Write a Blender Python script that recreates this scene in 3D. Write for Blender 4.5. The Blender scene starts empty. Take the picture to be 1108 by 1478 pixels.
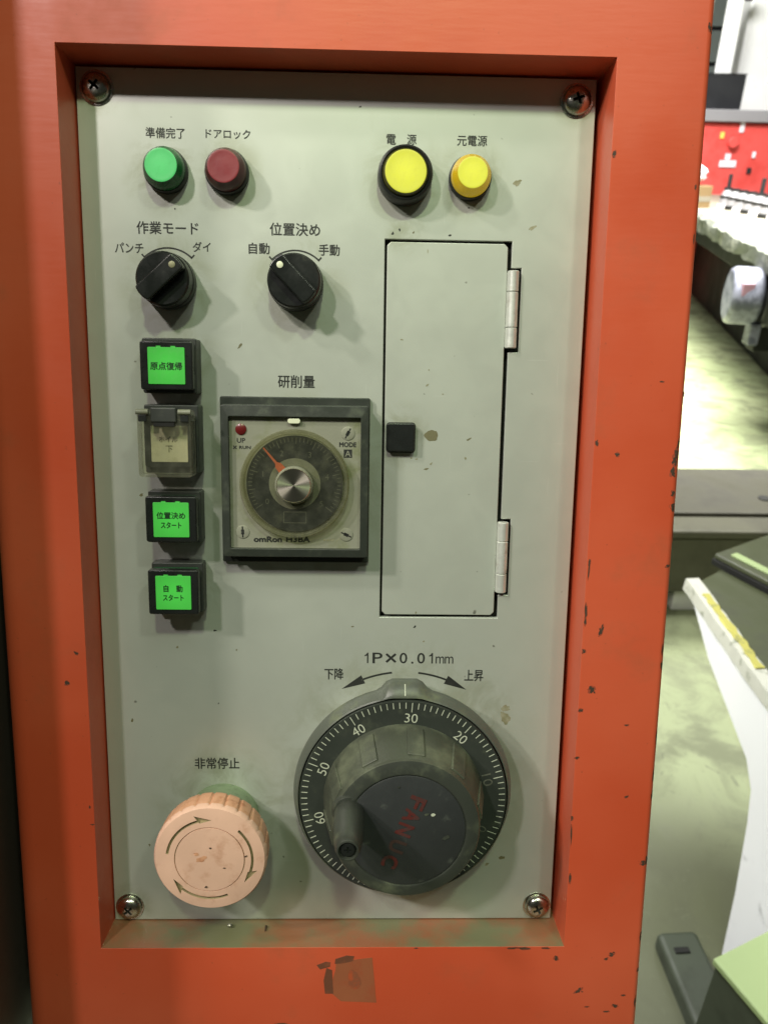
import bpy, bmesh, math, random
from math import sin, cos, pi, radians as rad
from mathutils import Vector, Matrix
random.seed(7)
S = bpy.context.scene
COL = S.collection

# ------------------------------------------------------------------ camera, world, lamps, exposure
TILT = rad(17.1)                      # the control panel leans back by this much
ORIGIN = Vector((0, 0, 1.52005))      # top left corner of the recess floor (panel face), metres
TM = Matrix.Translation(ORIGIN) @ Matrix.Rotation(-TILT, 4, 'X')
def W(x, y, h=0.0):
    """panel coordinates in mm (x right, y down, h outwards) -> world"""
    return TM @ Vector((x*.001, -h*.001, -y*.001))

cam = bpy.data.cameras.new('camera')
camo = bpy.data.objects.new('camera', cam); COL.objects.link(camo)
right = Vector((0.99959966, -0.01867618, 0.0212535))
down = Vector((0.01069768, -0.44594042, -0.89499872))
fwd = Vector((0.02619295, 0.89486778, -0.4455621))
camo.matrix_world = Matrix(((right.x, -down.x, -fwd.x, 0.10360515),
                            (right.y, -down.y, -fwd.y, -0.31078982),
                            (right.z, -down.z, -fwd.z, 1.5), (0, 0, 0, 1)))
cam.sensor_fit = 'VERTICAL'; cam.sensor_height = 36; cam.lens = 1095.34/1478*36
cam.clip_start = 0.01; cam.clip_end = 200
cam.dof.use_dof = True; cam.dof.focus_distance = 0.300; cam.dof.aperture_fstop = cam.lens/1.35
S.camera = camo

world = bpy.data.worlds.new('World'); S.world = world; world.use_nodes = True
world.node_tree.nodes['Background'].inputs[0].default_value = (0.95, 1.0, 0.80, 1)
world.node_tree.nodes['Background'].inputs[1].default_value = 0.03
S.view_settings.view_transform = 'Standard'; S.view_settings.look = 'None'
S.view_settings.exposure = 0; S.view_settings.gamma = 1

def lamp(name, pos, target, watts, color, sx, sy=None, spread=180):
    l = bpy.data.lights.new(name, 'AREA'); l.energy = watts; l.color = color
    l.shape = 'RECTANGLE' if sy else 'DISK'; l.size = sx
    if sy: l.size_y = sy
    l.spread = rad(spread)
    o = bpy.data.objects.new(name, l); COL.objects.link(o)
    o.location = pos; o.rotation_euler = (Vector(target)-Vector(pos)).to_track_quat('-Z', 'Y').to_euler()
    return o
PC = W(95, 150)
lamp('hall_lamp', W(140, -780, 1050), PC, 5.6, (0.80, 1.0, 0.58), .08)     # green-white lamp overhead
lamp('hall_lamp', W(-440, -640, 1000), PC, 6.6, (1.0, .90, .88), .08)      # pinkish lamp, a little to the left
lamp('hall_lamp', W(-1050, -760, 950), PC, 13.0, (1.0, .94, .84), .10)       # two lamps far to the left
lamp('hall_lamp', W(-1250, -1300, 950), PC, 13.0, (1.0, .96, .82), .15)
lamp('hall_lamp', W(620, -820, 1000), PC, 3.2, (.95, 1.0, .82), .10)      # weaker lamp to the right
lamp('added_soft_fill', W(500, -1500, 1100), PC, 4.5, (0.94, 1.0, .92), .7)      # added soft fill from high in front, no real source
for l_ in (lamp('background_fill', (3.2, 5.0, 4.6), (3.2, 5.0, 0), 330, (1, 1, .93), 4.0, 4.0),  # added overhead light that brightens the hall behind
           lamp('background_fill', (-.7, 1.7, 2.7), (1.0, .9, 0.2), 33, (1, 1, .98), .8, .8),  # added low on the left to brighten the cart's white side panel
           lamp('background_fill', (2.0, 4.4, 3.6), (2.4, 4.6, 0), 300, (1, 1, .92), 2.6, 2.6),  # added to brighten the far floor
           lamp('background_fill', (1.2, 5.2, 4.4), (3.9, 10.0, 1.4), 130, (1, 1, .98), 2.0, 1.0)):  # added to brighten the lockers and back wall
    l_.data.spread = rad(90)

# ------------------------------------------------------------------ materials
def new_mat(name):
    m = bpy.data.materials.new(name); m.use_nodes = True
    nt = m.node_tree; return m, nt, nt.nodes['Principled BSDF']
def coords(nt, scale=(1, 1, 1), world_space=False):
    mp = nt.nodes.new('ShaderNodeMapping'); mp.inputs['Scale'].default_value = scale
    if world_space:
        g = nt.nodes.new('ShaderNodeNewGeometry'); nt.links.new(g.outputs['Position'], mp.inputs[0])
    else:
        t = nt.nodes.new('ShaderNodeTexCoord'); nt.links.new(t.outputs['Object'], mp.inputs[0])
    return mp
def noise(nt, vec, scale, detail=4, rough=.55, dist=0):
    n = nt.nodes.new('ShaderNodeTexNoise'); n.inputs['Scale'].default_value = scale
    n.inputs['Detail'].default_value = detail; n.inputs['Roughness'].default_value = rough
    n.inputs['Distortion'].default_value = dist
    nt.links.new(vec.outputs[0], n.inputs['Vector']); return n.outputs['Fac']
def ramp(nt, fac, p0, p1, c0=0.0, c1=1.0):
    r = nt.nodes.new('ShaderNodeMapRange'); r.interpolation_type = 'SMOOTHSTEP'
    for i, v in zip((1, 2, 3, 4), (p0, p1, c0, c1)): r.inputs[i].default_value = v
    nt.links.new(fac, r.inputs[0]); return r.outputs[0]
def mix(nt, fac, a, b):
    x = nt.nodes.new('ShaderNodeMix'); x.data_type = 'RGBA'
    for sock, v in ((x.inputs[6], a), (x.inputs[7], b)):
        if isinstance(v, tuple): sock.default_value = (*v, 1)
        else: nt.links.new(v, sock)
    if isinstance(fac, (int, float)): x.inputs[0].default_value = fac
    else: nt.links.new(fac, x.inputs[0])
    return x.outputs[2]
def bump(nt, bs, fac, strength, dist):
    b = nt.nodes.new('ShaderNodeBump'); b.inputs['Strength'].default_value = strength
    b.inputs['Distance'].default_value = dist
    nt.links.new(fac, b.inputs['Height']); nt.links.new(b.outputs[0], bs.inputs['Normal'])

def surf(name, col, rough=.5, metal=0., dirt=None, dscale=60., d0=.5, d1=.75, bstr=.15, bscale=900., bdist=.0002,
         stretch=(1, 1, 1), spec=.5, rvar=.12, world_space=False, coat=0.):
    """base colour with low contrast mottling, an optional dirt colour in noise patches, uneven gloss, fine relief"""
    m, nt, bs = new_mat(name)
    v = coords(nt, stretch, world_space)
    n1 = noise(nt, v, dscale, 6, .6)
    n2 = noise(nt, v, dscale*.31, 3)
    c = mix(nt, ramp(nt, n2, .3, .7), tuple(x*.93 for x in col), tuple(min(1, x*1.06) for x in col))
    if dirt: c = mix(nt, ramp(nt, n1, d0, d1), c, dirt)
    nt.links.new(c, bs.inputs['Base Color'])
    nt.links.new(ramp(nt, n1, .3, .75, max(.02, rough-rvar/2), rough+rvar), bs.inputs['Roughness'])
    bs.inputs['Metallic'].default_value = metal
    bs.inputs['Specular IOR Level'].default_value = spec
    bs.inputs['Coat Weight'].default_value = coat
    bump(nt, bs, noise(nt, v, bscale, 3), bstr, bdist)
    return m
def emit(name, col, strength, base=None, rough=.35, lo=.9, fall=.0065):
    """lit plastic lens: brighter in front of the bulb, dust on the face"""
    m, nt, bs = new_mat(name)
    v = coords(nt, (1, 0, 1)); n = noise(nt, v, 500, 5, .6)
    d = nt.nodes.new('ShaderNodeVectorMath'); d.operation = 'LENGTH'; nt.links.new(v.outputs[0], d.inputs[0])
    c = mix(nt, ramp(nt, n, .45, .75), col, tuple(x*lo for x in col))
    bs.inputs['Base Color'].default_value = (*(base or col), 1)
    nt.links.new(c, bs.inputs['Emission Color'])
    nt.links.new(ramp(nt, d.outputs['Value'], 0, fall*1.4, strength*1.10, strength*.78), bs.inputs['Emission Strength'])
    nt.links.new(ramp(nt, n, .4, .7, rough, rough+.25), bs.inputs['Roughness'])
    bump(nt, bs, noise(nt, v, 900, 2), .1, .0001)
    return m
def clear(name, col, rough=.1, gloss=.12, haze=.0):
    """thin clear plastic: see-through tint, a mirror sheen and a little milky scatter"""
    m, nt, bs = new_mat(name)
    bs.inputs['Base Color'].default_value = (.42, .42, .33, 1); bs.inputs['Roughness'].default_value = rough
    v = coords(nt); n = noise(nt, v, 300, 5)
    tr = nt.nodes.new('ShaderNodeBsdfTransparent'); tr.inputs[0].default_value = (*col, 1)
    mx = nt.nodes.new('ShaderNodeMixShader'); lw = nt.nodes.new('ShaderNodeLayerWeight'); lw.inputs['Blend'].default_value = .35
    f = nt.nodes.new('ShaderNodeMath'); f.operation = 'MULTIPLY_ADD'; f.inputs[1].default_value = .38
    nt.links.new(lw.outputs['Fresnel'], f.inputs[0]); nt.links.new(ramp(nt, n, .35, .75, gloss, gloss+haze), f.inputs[2])
    nt.links.new(f.outputs[0], mx.inputs[0]); nt.links.new(tr.outputs[0], mx.inputs[1]); nt.links.new(bs.outputs[0], mx.inputs[2])
    nt.links.new(mx.outputs[0], nt.nodes['Material Output'].inputs['Surface'])
    return m

def orange_paint():
    m, nt, bs = new_mat('orange_paint')
    v = coords(nt); vw = coords(nt, (.25, 1, 1.6))
    big = noise(nt, v, 9, 3); mid = noise(nt, v, 40, 6, .62); fine = noise(nt, v, 420, 4)
    c = mix(nt, ramp(nt, big, .35, .65), (.56, .080, .031), (.63, .110, .049))
    c = mix(nt, ramp(nt, mid, .56, .78, 0, .30), c, (.33, .10, .045))
    c = mix(nt, ramp(nt, fine, .68, .76, 0, .5), c, (.30, .06, .03))
    nt.links.new(c, bs.inputs['Base Color'])
    nt.links.new(ramp(nt, mid, .3, .75, .34, .50), bs.inputs['Roughness'])
    bump(nt, bs, noise(nt, vw, 300, 3, .5), .13, .0003)
    return m
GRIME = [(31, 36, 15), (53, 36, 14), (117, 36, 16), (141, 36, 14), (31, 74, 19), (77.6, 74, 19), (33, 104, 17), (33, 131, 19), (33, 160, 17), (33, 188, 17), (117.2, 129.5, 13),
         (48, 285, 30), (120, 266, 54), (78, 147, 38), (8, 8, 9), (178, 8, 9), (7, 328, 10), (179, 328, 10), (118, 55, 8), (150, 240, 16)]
def panel_paint(name='panel_paint', base=(.555, .59, .53)):
    m, nt, bs = new_mat(name)
    v = coords(nt)
    big = noise(nt, v, 14, 4, .6); mid = noise(nt, v, 60, 8, .65, .8); fine = noise(nt, v, 2600, 2, .6); speck = noise(nt, v, 260, 2, .4)
    c = mix(nt, ramp(nt, big, .32, .68), tuple(x*.965 for x in base), tuple(x*1.03 for x in base))
    tot = None
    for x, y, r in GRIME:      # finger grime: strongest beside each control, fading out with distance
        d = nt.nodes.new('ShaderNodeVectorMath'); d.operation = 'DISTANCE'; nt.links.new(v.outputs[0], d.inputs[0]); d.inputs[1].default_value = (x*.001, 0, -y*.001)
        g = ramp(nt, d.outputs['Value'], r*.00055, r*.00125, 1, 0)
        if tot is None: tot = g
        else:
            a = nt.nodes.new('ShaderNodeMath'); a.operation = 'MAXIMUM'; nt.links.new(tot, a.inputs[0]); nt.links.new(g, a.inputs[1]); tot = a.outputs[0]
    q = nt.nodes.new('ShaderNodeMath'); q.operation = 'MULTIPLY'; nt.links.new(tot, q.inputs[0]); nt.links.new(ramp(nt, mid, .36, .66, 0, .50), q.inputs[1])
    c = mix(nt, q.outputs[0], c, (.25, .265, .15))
    c = mix(nt, ramp(nt, mid, .60, .82, 0, .12), c, (.30, .31, .20))
    c = mix(nt, ramp(nt, speck, .735, .79, 0, .75), c, (.10, .10, .07))
    for sc, rz in (((1, 1, .045), .35), ((.05, 1, 1), .2), ((1, 1, .06), -.7)):
        mp = coords(nt, sc); mp.inputs['Rotation'].default_value = (0, rz, 0)
        c = mix(nt, ramp(nt, noise(nt, mp, 900, 1, .3), .765, .80, 0, .16), c, (.80, .82, .78))
    nt.links.new(c, bs.inputs['Base Color'])
    nt.links.new(ramp(nt, mid, .3, .75, .41, .48), bs.inputs['Roughness'])
    bs.inputs['Metallic'].default_value = .42
    bump(nt, bs, fine, .22, .00006)
    return m
M = {}
M['orange'] = orange_paint()
M['panel'] = panel_paint()
M['dusty'] = surf('dusty_orange_ledge', (.30, .115, .055), .36, dirt=(.17, .17, .09), dscale=28, d0=.38, d1=.60, bscale=700)
M['door'] = panel_paint('door_paint', (.57, .605, .54))
M['print'] = surf('black_print', (.022, .024, .022), .5, dscale=500, dirt=(.08, .085, .07), d0=.62, d1=.72)
M['dark_hole'] = surf('dark_cavity', (.006, .006, .005), .8)
M['black'] = surf('black_plastic', (.018, .020, .019), .38, dirt=(.06, .065, .045), dscale=140, d0=.55, d1=.8)
M['black_gloss'] = surf('black_gloss_plastic', (.014, .016, .015), .27, dirt=(.05, .055, .035), dscale=120, d0=.6, d1=.8)
M['grey_black'] = surf('grey_black_plastic', (.040, .044, .040), .42, dirt=(.085, .095, .06), dscale=110, d0=.52, d1=.8)
M['wheel_body'] = surf('wheel_housing_plastic', (.085, .095, .078), .38, dirt=(.15, .17, .10), dscale=80, d0=.5, d1=.75)
M['dial'] = surf('dial_plate', (.036, .042, .036), .36, dirt=(.07, .08, .055), dscale=120, d0=.55, d1=.8)
M['wheel_knob'] = surf('wheel_knob_plastic', (.040, .045, .037), .40, dirt=(.11, .125, .08), dscale=75, d0=.48, d1=.76, bstr=.25, bscale=500)
M['wheel_side'] = surf('dusty_top_lit_knob_side', (.058, .065, .047), .45, dirt=(.13, .145, .095), dscale=75, d0=.42, d1=.72, bstr=.3, bscale=500)  # dust, with light from above also put into the paler colour
M['wheel_disc'] = surf('wheel_disc_plastic', (.034, .037, .038), .36, dirt=(.09, .10, .085), dscale=130, d0=.60, d1=.74)
M['white_print'] = surf('white_print', (.52, .55, .44), .5, dscale=300, dirt=(.25, .27, .19), d0=.5, d1=.75)
M['red_print'] = surf('worn_red_print', (.095, .020, .017), .5, dscale=500, dirt=(.06, .03, .028), d0=.45, d1=.68)
M['faded_red_print'] = surf('faded_red_print', (.055, .032, .027), .5)
M['steel'] = surf('screw_steel', (.50, .50, .44), .24, 1., dirt=(.20, .20, .13), dscale=350, d0=.45, d1=.75, bstr=.3, bscale=1500)
M['slot_dark'] = surf('recess_dark', (.03, .03, .02), .6, .3)
M['hinge'] = surf('hinge_steel', (.74, .76, .72), .42, .55, dirt=(.5, .49, .45), dscale=200)
M['estop'] = surf('faded_red_plastic', (.70, .44, .33), .48, dirt=(.45, .22, .13), dscale=130, d0=.50, d1=.85, bstr=.2, bscale=700)
M['estop_side'] = surf('knurled_red_plastic', (.62, .32, .19), .42, dirt=(.35, .12, .05), dscale=200, d0=.5, d1=.8)
M['estop_groove'] = surf('grimy_groove', (.34, .27, .15), .6, dirt=(.20, .16, .08), dscale=600)
M['collar'] = surf('green_grey_collar', (.23, .31, .18), .42, dirt=(.13, .17, .10), dscale=160)
M['timer_frame'] = surf('timer_frame_plastic', (.034, .040, .033), .40, dirt=(.075, .09, .06), dscale=140, d0=.5, d1=.8)
M['timer_face'] = surf('timer_face', (.33, .335, .265), .40, .25, dirt=(.20, .22, .11), dscale=75, d0=.45, d1=.72)
M['timer_ring'] = surf('timer_olive_disc', (.22, .225, .17), .4, dirt=(.17, .18, .1), dscale=150)
M['timer_dial'] = surf('timer_dial', (.032, .036, .034), .36, dirt=(.075, .08, .06), dscale=150, d0=.48, d1=.75)
M['faded_print'] = surf('faded_scale_print', (.13, .135, .105), .5, dscale=500, dirt=(.10, .105, .08), d0=.45, d1=.65)
M['needle'] = surf('orange_needle', (.55, .13, .05), .5)
M['cream'] = surf('cream_legend', (.76, .72, .50), .5, dirt=(.58, .54, .33), dscale=200, d0=.5, d1=.8)
M['index'] = surf('index_marker', (.75, .78, .58), .4)
M['glass'] = clear('clear_plastic', (.90, .90, .78), .12, .08, .08)
M['clear_sheet'] = clear('clear_dial_front', (.97, .97, .93), .12, .0, .03)
M['cover'] = clear('smoky_clear_plastic', (.99, .99, .95), .15, .035, .06)
M['green_lit'] = emit('lit_green_legend', (.065, .62, .06), .60, (.04, .22, .04))
M['green_lamp'] = emit('lit_green_lens', (.115, .70, .19), .60, (.05, .28, .09), .35)
M['green_side'] = surf('green_lens_rim', (.012, .13, .035), .25, spec=.6)
M['red_lens'] = surf('unlit_red_lens', (.24, .026, .034), .42, dscale=300)
M['red_side'] = surf('dark_red_rim', (.07, .01, .01), .28)
M['yellow_lit'] = emit('lit_yellow_lens', (.84, .86, .065), .62, (.30, .30, .03), .4)
M['amber'] = emit('amber_rim', (.60, .42, .015), .42, (.4, .26, .01), .2)
M['olive_rim'] = surf('olive_rim', (.075, .075, .018), .3)
M['dark_green_print'] = surf('dark_green_print', (.004, .045, .008), .6)
M['grime_print'] = surf('worn_legend_print', (.16, .15, .08), .6, dscale=700, dirt=(.45, .43, .26), d0=.45, d1=.6)
M['chip'] = surf('bare_chip', (.055, .035, .022), .7, dirt=(.10, .05, .03), dscale=400)
M['chip_edge'] = surf('worn_paint_edge', (.34, .062, .028), .6, dscale=500, dirt=(.24, .06, .03))
M['residue'] = surf('tape_residue', (.32, .10, .045), .5, dirt=(.33, .075, .03), dscale=110, d0=.45, d1=.7)
M['residue_dark'] = surf('dark_tape_residue', (.15, .055, .03), .5, dirt=(.25, .07, .03), dscale=200)
M['residue_red'] = surf('tape_residue_core', (.40, .08, .03), .45, dirt=(.25, .08, .04), dscale=200, d0=.4, d1=.6)
M['blob'] = surf('olive_paint_blob', (.16, .15, .08), .55, dirt=(.11, .10, .05), dscale=400)
M['smear'] = surf('dust_smear', (.26, .25, .15), .6, .3, dirt=(.36, .35, .25), dscale=300, d0=.4, d1=.6)
M['machine_dark'] = surf('dark_machine_paint', (.045, .040, .030), .5, dirt=(.02, .02, .015), dscale=20)
M['led'] = surf('dark_red_led', (.13, .012, .012), .25)

# ------------------------------------------------------------------ mesh helpers (mm; x right, y up, h outwards)
def V(x, y, h): return Vector((x, -h, y))
def add_box(bm, x0, x1, y0, y1, h0, h1, mi=0, taper=0.):
    t = taper
    P = [V(x0, y0, h0), V(x1, y0, h0), V(x1, y1, h0), V(x0, y1, h0),
         V(x0+t, y0+t, h1), V(x1-t, y0+t, h1), V(x1-t, y1-t, h1), V(x0+t, y1-t, h1)]
    v = [bm.verts.new(p) for p in P]
    for q in ((3, 2, 1, 0), (4, 5, 6, 7), (0, 1, 5, 4), (1, 2, 6, 5), (2, 3, 7, 6), (3, 0, 4, 7)):
        f = bm.faces.new([v[i] for i in q]); f.material_index = mi
    return v
def add_lathe(bm, prof, n=48, cx=0., cy=0., mi=0, mis=None):
    """closed surface of revolution about the outward axis; prof = [(r, h), ...]; r = 0 ends are poles"""
    rings = []
    for r, h in prof:
        if r < 1e-6: rings.append([bm.verts.new(V(cx, cy, h))])
        else: rings.append([bm.verts.new(V(cx+r*cos(2*pi*k/n), cy+r*sin(2*pi*k/n), h)) for k in range(n)])
    for i in range(len(rings)-1):
        a, b = rings[i], rings[i+1]
        m = mis[i] if mis else mi
        for k in range(n):
            k2 = (k+1) % n
            if len(a) == 1 and len(b) == 1: continue
            if len(a) == 1: f = bm.faces.new((a[0], b[k], b[k2]))
            elif len(b) == 1: f = bm.faces.new((a[k], a[k2], b[0]))
            else: f = bm.faces.new((a[k], a[k2], b[k2], b[k]))
            f.material_index = m
def add_prism(bm, pts, h0, h1, mi=0):
    n = len(pts)
    a = [bm.verts.new(V(x, y, h0)) for x, y in pts]; b = [bm.verts.new(V(x, y, h1)) for x, y in pts]
    fs = [bm.faces.new(a[::-1]), bm.faces.new(b)]
    for i in range(n): fs.append(bm.faces.new((a[i], a[(i+1) % n], b[(i+1) % n], b[i])))
    for f in fs: f.material_index = mi
def arc_pts(r0, r1, a0, a1, n=16, cx=0, cy=0):
    o = [(cx+r1*cos(a0+(a1-a0)*i/n), cy+r1*sin(a0+(a1-a0)*i/n)) for i in range(n+1)]
    i_ = [(cx+r0*cos(a0+(a1-a0)*i/n), cy+r0*sin(a0+(a1-a0)*i/n)) for i in range(n+1)]
    return o+i_[::-1]
def mesh_of(bm, mats, smooth=35., scale=.001, recalc=True):
    if recalc: bmesh.ops.recalc_face_normals(bm, faces=bm.faces)
    me = bpy.data.meshes.new('mesh')
    for v in bm.verts: v.co *= scale
    bm.to_mesh(me); bm.free()
    for m in (mats if isinstance(mats, (list, tuple)) else [mats]): me.materials.append(m)
    if smooth:
        for p in me.polygons: p.use_smooth = True
        me.set_sharp_from_angle(angle=rad(smooth))
    return me
def obj(name, bm, mats, parent, bev=0., smooth=35., segs=2, label=None, recalc=True):
    me = bm if isinstance(bm, bpy.types.Mesh) else mesh_of(bm, mats, 0 if bev else smooth, recalc=recalc)
    o = bpy.data.objects.new(name, me); COL.objects.link(o)
    if parent is not None: o.parent = parent
    if bev:
        for p in me.polygons: p.use_smooth = True
        b = o.modifiers.new('bevel', 'BEVEL'); b.width = bev*.001; b.segments = segs; b.limit_method = 'ANGLE'; b.angle_limit = rad(40)
        b.harden_normals = True
    if label: o['label'] = label
    return o
def thing(name, label, cat, x, y, h=0., group=None):
    """an Empty on the panel (mm from the recess corner) that parents the parts of one thing"""
    o = bpy.data.objects.new(name, None); COL.objects.link(o); o.empty_display_size = .01
    o.matrix_world = TM @ Matrix.Translation(Vector((x*.001, -h*.001, -y*.001)))
    o['label'] = label; o['category'] = cat
    if group: o['group'] = group
    return o
def cut(target, cutters):
    for c in (cutters if isinstance(cutters, list) else [cutters]): cut_one(target, c)
def cut_one(target, cutter):
    """apply a boolean difference, keep the cutter's material index on the cut faces"""
    ct = bpy.data.objects.new('cut', cutter); COL.objects.link(ct)
    ct.matrix_world = target.matrix_world
    bpy.context.view_layer.update()
    ct.matrix_world = target.matrix_world
    m = target.modifiers.new('cut', 'BOOLEAN'); m.object = ct; m.operation = 'DIFFERENCE'; m.solver = 'EXACT'
    bpy.context.view_layer.update()
    dg = bpy.context.evaluated_depsgraph_get()
    me = bpy.data.meshes.new_from_object(target.evaluated_get(dg), depsgraph=dg)
    target.modifiers.remove(m); bpy.data.objects.remove(ct)
    target.data = me
    for p in me.polygons: p.use_smooth = True
    me.set_sharp_from_angle(angle=rad(35))
TXT = {}
def text_bm(bm, body, cx, cy, w=None, hgt=None, h=.06, rot=0., bold=.012, shear=0., mi=0):
    """flat lettering scaled to a w x hgt box around cx, cy"""
    key = (body, bold)
    if key not in TXT:
        cu = bpy.data.curves.new('lettering', 'FONT'); cu.body = body; cu.size = 1; cu.resolution_u = 3; cu.offset = bold
        cu.space_line = 1.15; cu.align_x = 'CENTER'
        o = bpy.data.objects.new('lettering', cu); COL.objects.link(o)
        bpy.context.view_layer.update(); dg = bpy.context.evaluated_depsgraph_get()
        me = bpy.data.meshes.new_from_object(o.evaluated_get(dg), depsgraph=dg)
        vs = [(v.co.x, v.co.y) for v in me.vertices]; fs = [tuple(p.vertices) for p in me.polygons]
        bpy.data.objects.remove(o); bpy.data.meshes.remove(me)
        TXT[key] = (vs, fs)
    vs, fs = TXT[key]
    x0 = min(v[0] for v in vs); x1 = max(v[0] for v in vs); y0 = min(v[1] for v in vs); y1 = max(v[1] for v in vs)
    sy = hgt/(y1-y0) if hgt else w/(x1-x0)
    sx = w/(x1-x0) if w else sy
    c, s = cos(rot), sin(rot); out = []
    for x, y in vs:
        a = (x-(x0+x1)/2)*sx; b = (y-(y0+y1)/2)*sy; a += b*shear
        out.append(bm.verts.new(V(cx+a*c-b*s, cy+a*s+b*c, h)))
    for f in fs:
        try: fc = bm.faces.new([out[i] for i in f]); fc.material_index = mi
        except ValueError: pass
def text(parent, body, cx, cy, w=None, hgt=None, mat='print', name='lettering', label=None, thick=0., h=.06, **k):
    bm = bmesh.new(); k['bold'] = min(0., k.get('bold', 0.))
    for q, (dx, dy) in enumerate(((0, 0), (1, .3), (-1, -.3), (.3, -1), (-.3, 1)) if thick else ((0, 0),)):
        text_bm(bm, body, cx+dx*thick, cy+dy*thick, w, hgt, h=h+q*.004, **k)
    for f in bm.faces:
        f.normal_update()
        if f.normal.y > 0: f.normal_flip()
    return obj(name, bm, M[mat], parent, smooth=0, label=label, recalc=False)
def rrect(w, h, r, n=4, cx=0, cy=0):
    out = []
    for sx, sy, a0 in ((1, -1, -90), (1, 1, 0), (-1, 1, 90), (-1, -1, 180)):
        for i in range(n+1):
            a = rad(a0+90*i/n); out.append((cx+sx*(w/2-r)+r*cos(a), cy+sy*(h/2-r)+r*sin(a)))
    return out
def blob_bm(bm, cx, cy, rx, ry, rot=0., jag=.35, n=14, hf=lambda x: .05, mi=0):
    ph = [random.uniform(0, 6.28) for _ in range(3)]
    c, s = cos(rot), sin(rot); vs = []
    ctr = bm.verts.new(V(cx, cy, hf(cx)))
    for k in range(n):
        a = 2*pi*k/n
        r = 1+jag*(.5*sin(2*a+ph[0])+.35*sin(3*a+ph[1])+.3*sin(5*a+ph[2])+.4*random.uniform(-1, 1))
        x, y = rx*r*cos(a), ry*r*sin(a); X = cx+x*c-y*s
        vs.append(bm.verts.new(V(X, cy+x*s+y*c, hf(X))))
    for k in range(n):
        f = bm.faces.new((ctr, vs[k], vs[(k+1) % n])); f.material_index = mi

# ------------------------------------------------------------------ machine housing (orange shell with the recess)
D, OW, OH = 16.32, 187.0, 334.8
housing = thing('machine_housing', 'orange painted steel housing with chipped edges around the recessed grey panel', 'machine housing', 0, 0)
xs, RL, RR = [], 8.5, 2.6
for i in range(0, 9): a = rad(90*i/8); xs.append((-32.3+RL*(1-sin(a)), -RL*(1-cos(a))))
left_prof = [(-32.3, -160.)] + sorted([(-32.3+RL-RL*cos(rad(90*i/8)), RL*sin(rad(90*i/8))-RL) for i in range(9)])
right_prof = [(219.3-RR+RR*sin(rad(90*i/6)), RR*cos(rad(90*i/6))-RR) for i in range(7)] + [(219.3, -160.)]
XP = left_prof+[(0., 0.), (45., 0.), (95., 0.), (OW-40, 0.), (OW, 0.)]+right_prof
YP = [(95., 0.), (0., 0.), (-110., 0.), (-220., 0.), (-OH, 0.)]+[(-(380-5)-5*sin(rad(90*i/5)), 5*cos(rad(90*i/5))-5) for i in range(6)]+[(-380., -160.)]
bm = bmesh.new()
grid = [[bm.verts.new(V(x, y, D+max(-160, dx+dy))) for (x, dx) in XP] for (y, dy) in YP]
ix0 = [i for i, p in enumerate(XP) if p[0] == 0.][0]; ix1 = [i for i, p in enumerate(XP) if p[0] == OW][0]
for j in range(len(YP)-1):
    for i in range(len(XP)-1):
        if ix0 <= i < ix1 and 1 <= j < 4: continue
        if j == len(YP)-2 and (i == 0 or i == len(XP)-2): continue
        bm.faces.new((grid[j][i], grid[j][i+1], grid[j+1][i+1], grid[j+1][i]))
loop = [grid[1][i] for i in range(ix0, ix1+1)]+[grid[j][ix1] for j in range(2, 5)]+[grid[4][i] for i in range(ix1-1, ix0-1, -1)]+[grid[j][ix0] for j in range(3, 1, -1)]
back = [bm.verts.new(Vector((v.co.x, 9., v.co.z))) for v in loop]
for i in range(len(loop)):
    j = (i+1) % len(loop); bm.faces.new((loop[i], loop[j], back[j], back[i]))
bm.faces.new(back)
for f in bm.faces:
    if all(v in set(loop+back) for v in f.verts) and all(abs(v.co.z+OH) < .01 for v in f.verts): f.material_index = 1
sh = obj('shell', bm, [M['orange'], M['dusty']], housing, bev=.7, segs=3)
def hfront(x):
    d = 0.
    if x > 219.3-RR: q = min(1., (x-(219.3-RR))/RR); d = RR*(1-math.sqrt(max(0, 1-q*q)))
    return D-d+.05
CH = [(954.7,551,3,1.2,0),(988,570,2.5,5,0),(979,640,2,6,0),(974,664,5,7,0),(970.6,681,4,7,0),(976,655,3,9,0),(971,712,3,4,0),(970.6,731,4,5,0),
 (973,770,1.6,16,0),(972,735,2.6,3,0),(964,817,4.5,2,.2),(860.6,640,2.5,4,0),(890,656,3.2,3,0),(850,813,1.8,5,0),(849,826,1.3,9,0),(845,882,2.2,10,0),(844,897,1.6,6,0),
 (867,911,2.6,8,-.3),(842,940,2.4,3,0),(853,995,5,5,0),(956,938,1.6,8,0),(955,962,2.2,6,0),(837,1025.5,3.5,2.5,0),(903.6,1046.7,3,1.3,0),(948,1067,1.8,12,0),
 (832,1094,3,2,0),(943,1121,1.5,9,0),(903.6,1150,3,1.8,.4),(825,1181,2,3,0),(941,1150,2,6,0),(927.8,1245.5,4.5,4,0),(933,1243,3,6,0),(882,1377.6,4,3.2,0),(874,1384,2.6,2.2,.3),
 (834,1430,6,3,.6),(899,1436.6,3,1.6,0),(887,1451.7,4,2.4,0),(846,1453,3,1.2,0),(874,1460,4,1.5,0),(924.5,1354,2.2,7,0),(921,1401,3,3,0),(916,1446,1.6,8,0),
 (886,222,2.4,5,0),(1025,40,4,5,0),(740,1368.5,9,1.5,0),(756,1369,8,2.2,0),(787,1368.5,6,1.5,0),(802,1383,3.2,4,0),(110.8,943,3,2.4,0),(97,986,3.6,3.6,0),
 (824,1204,1.2,14,0),(822,1268,1.6,9,0),(600,1368.5,3,1,0),(130,1165,1.5,2,0),(134,1190,3,1,0),(408,1478,9,2,0),(1003,270,1.4,3,0),(1001,345,1.2,6,0)]
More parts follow.
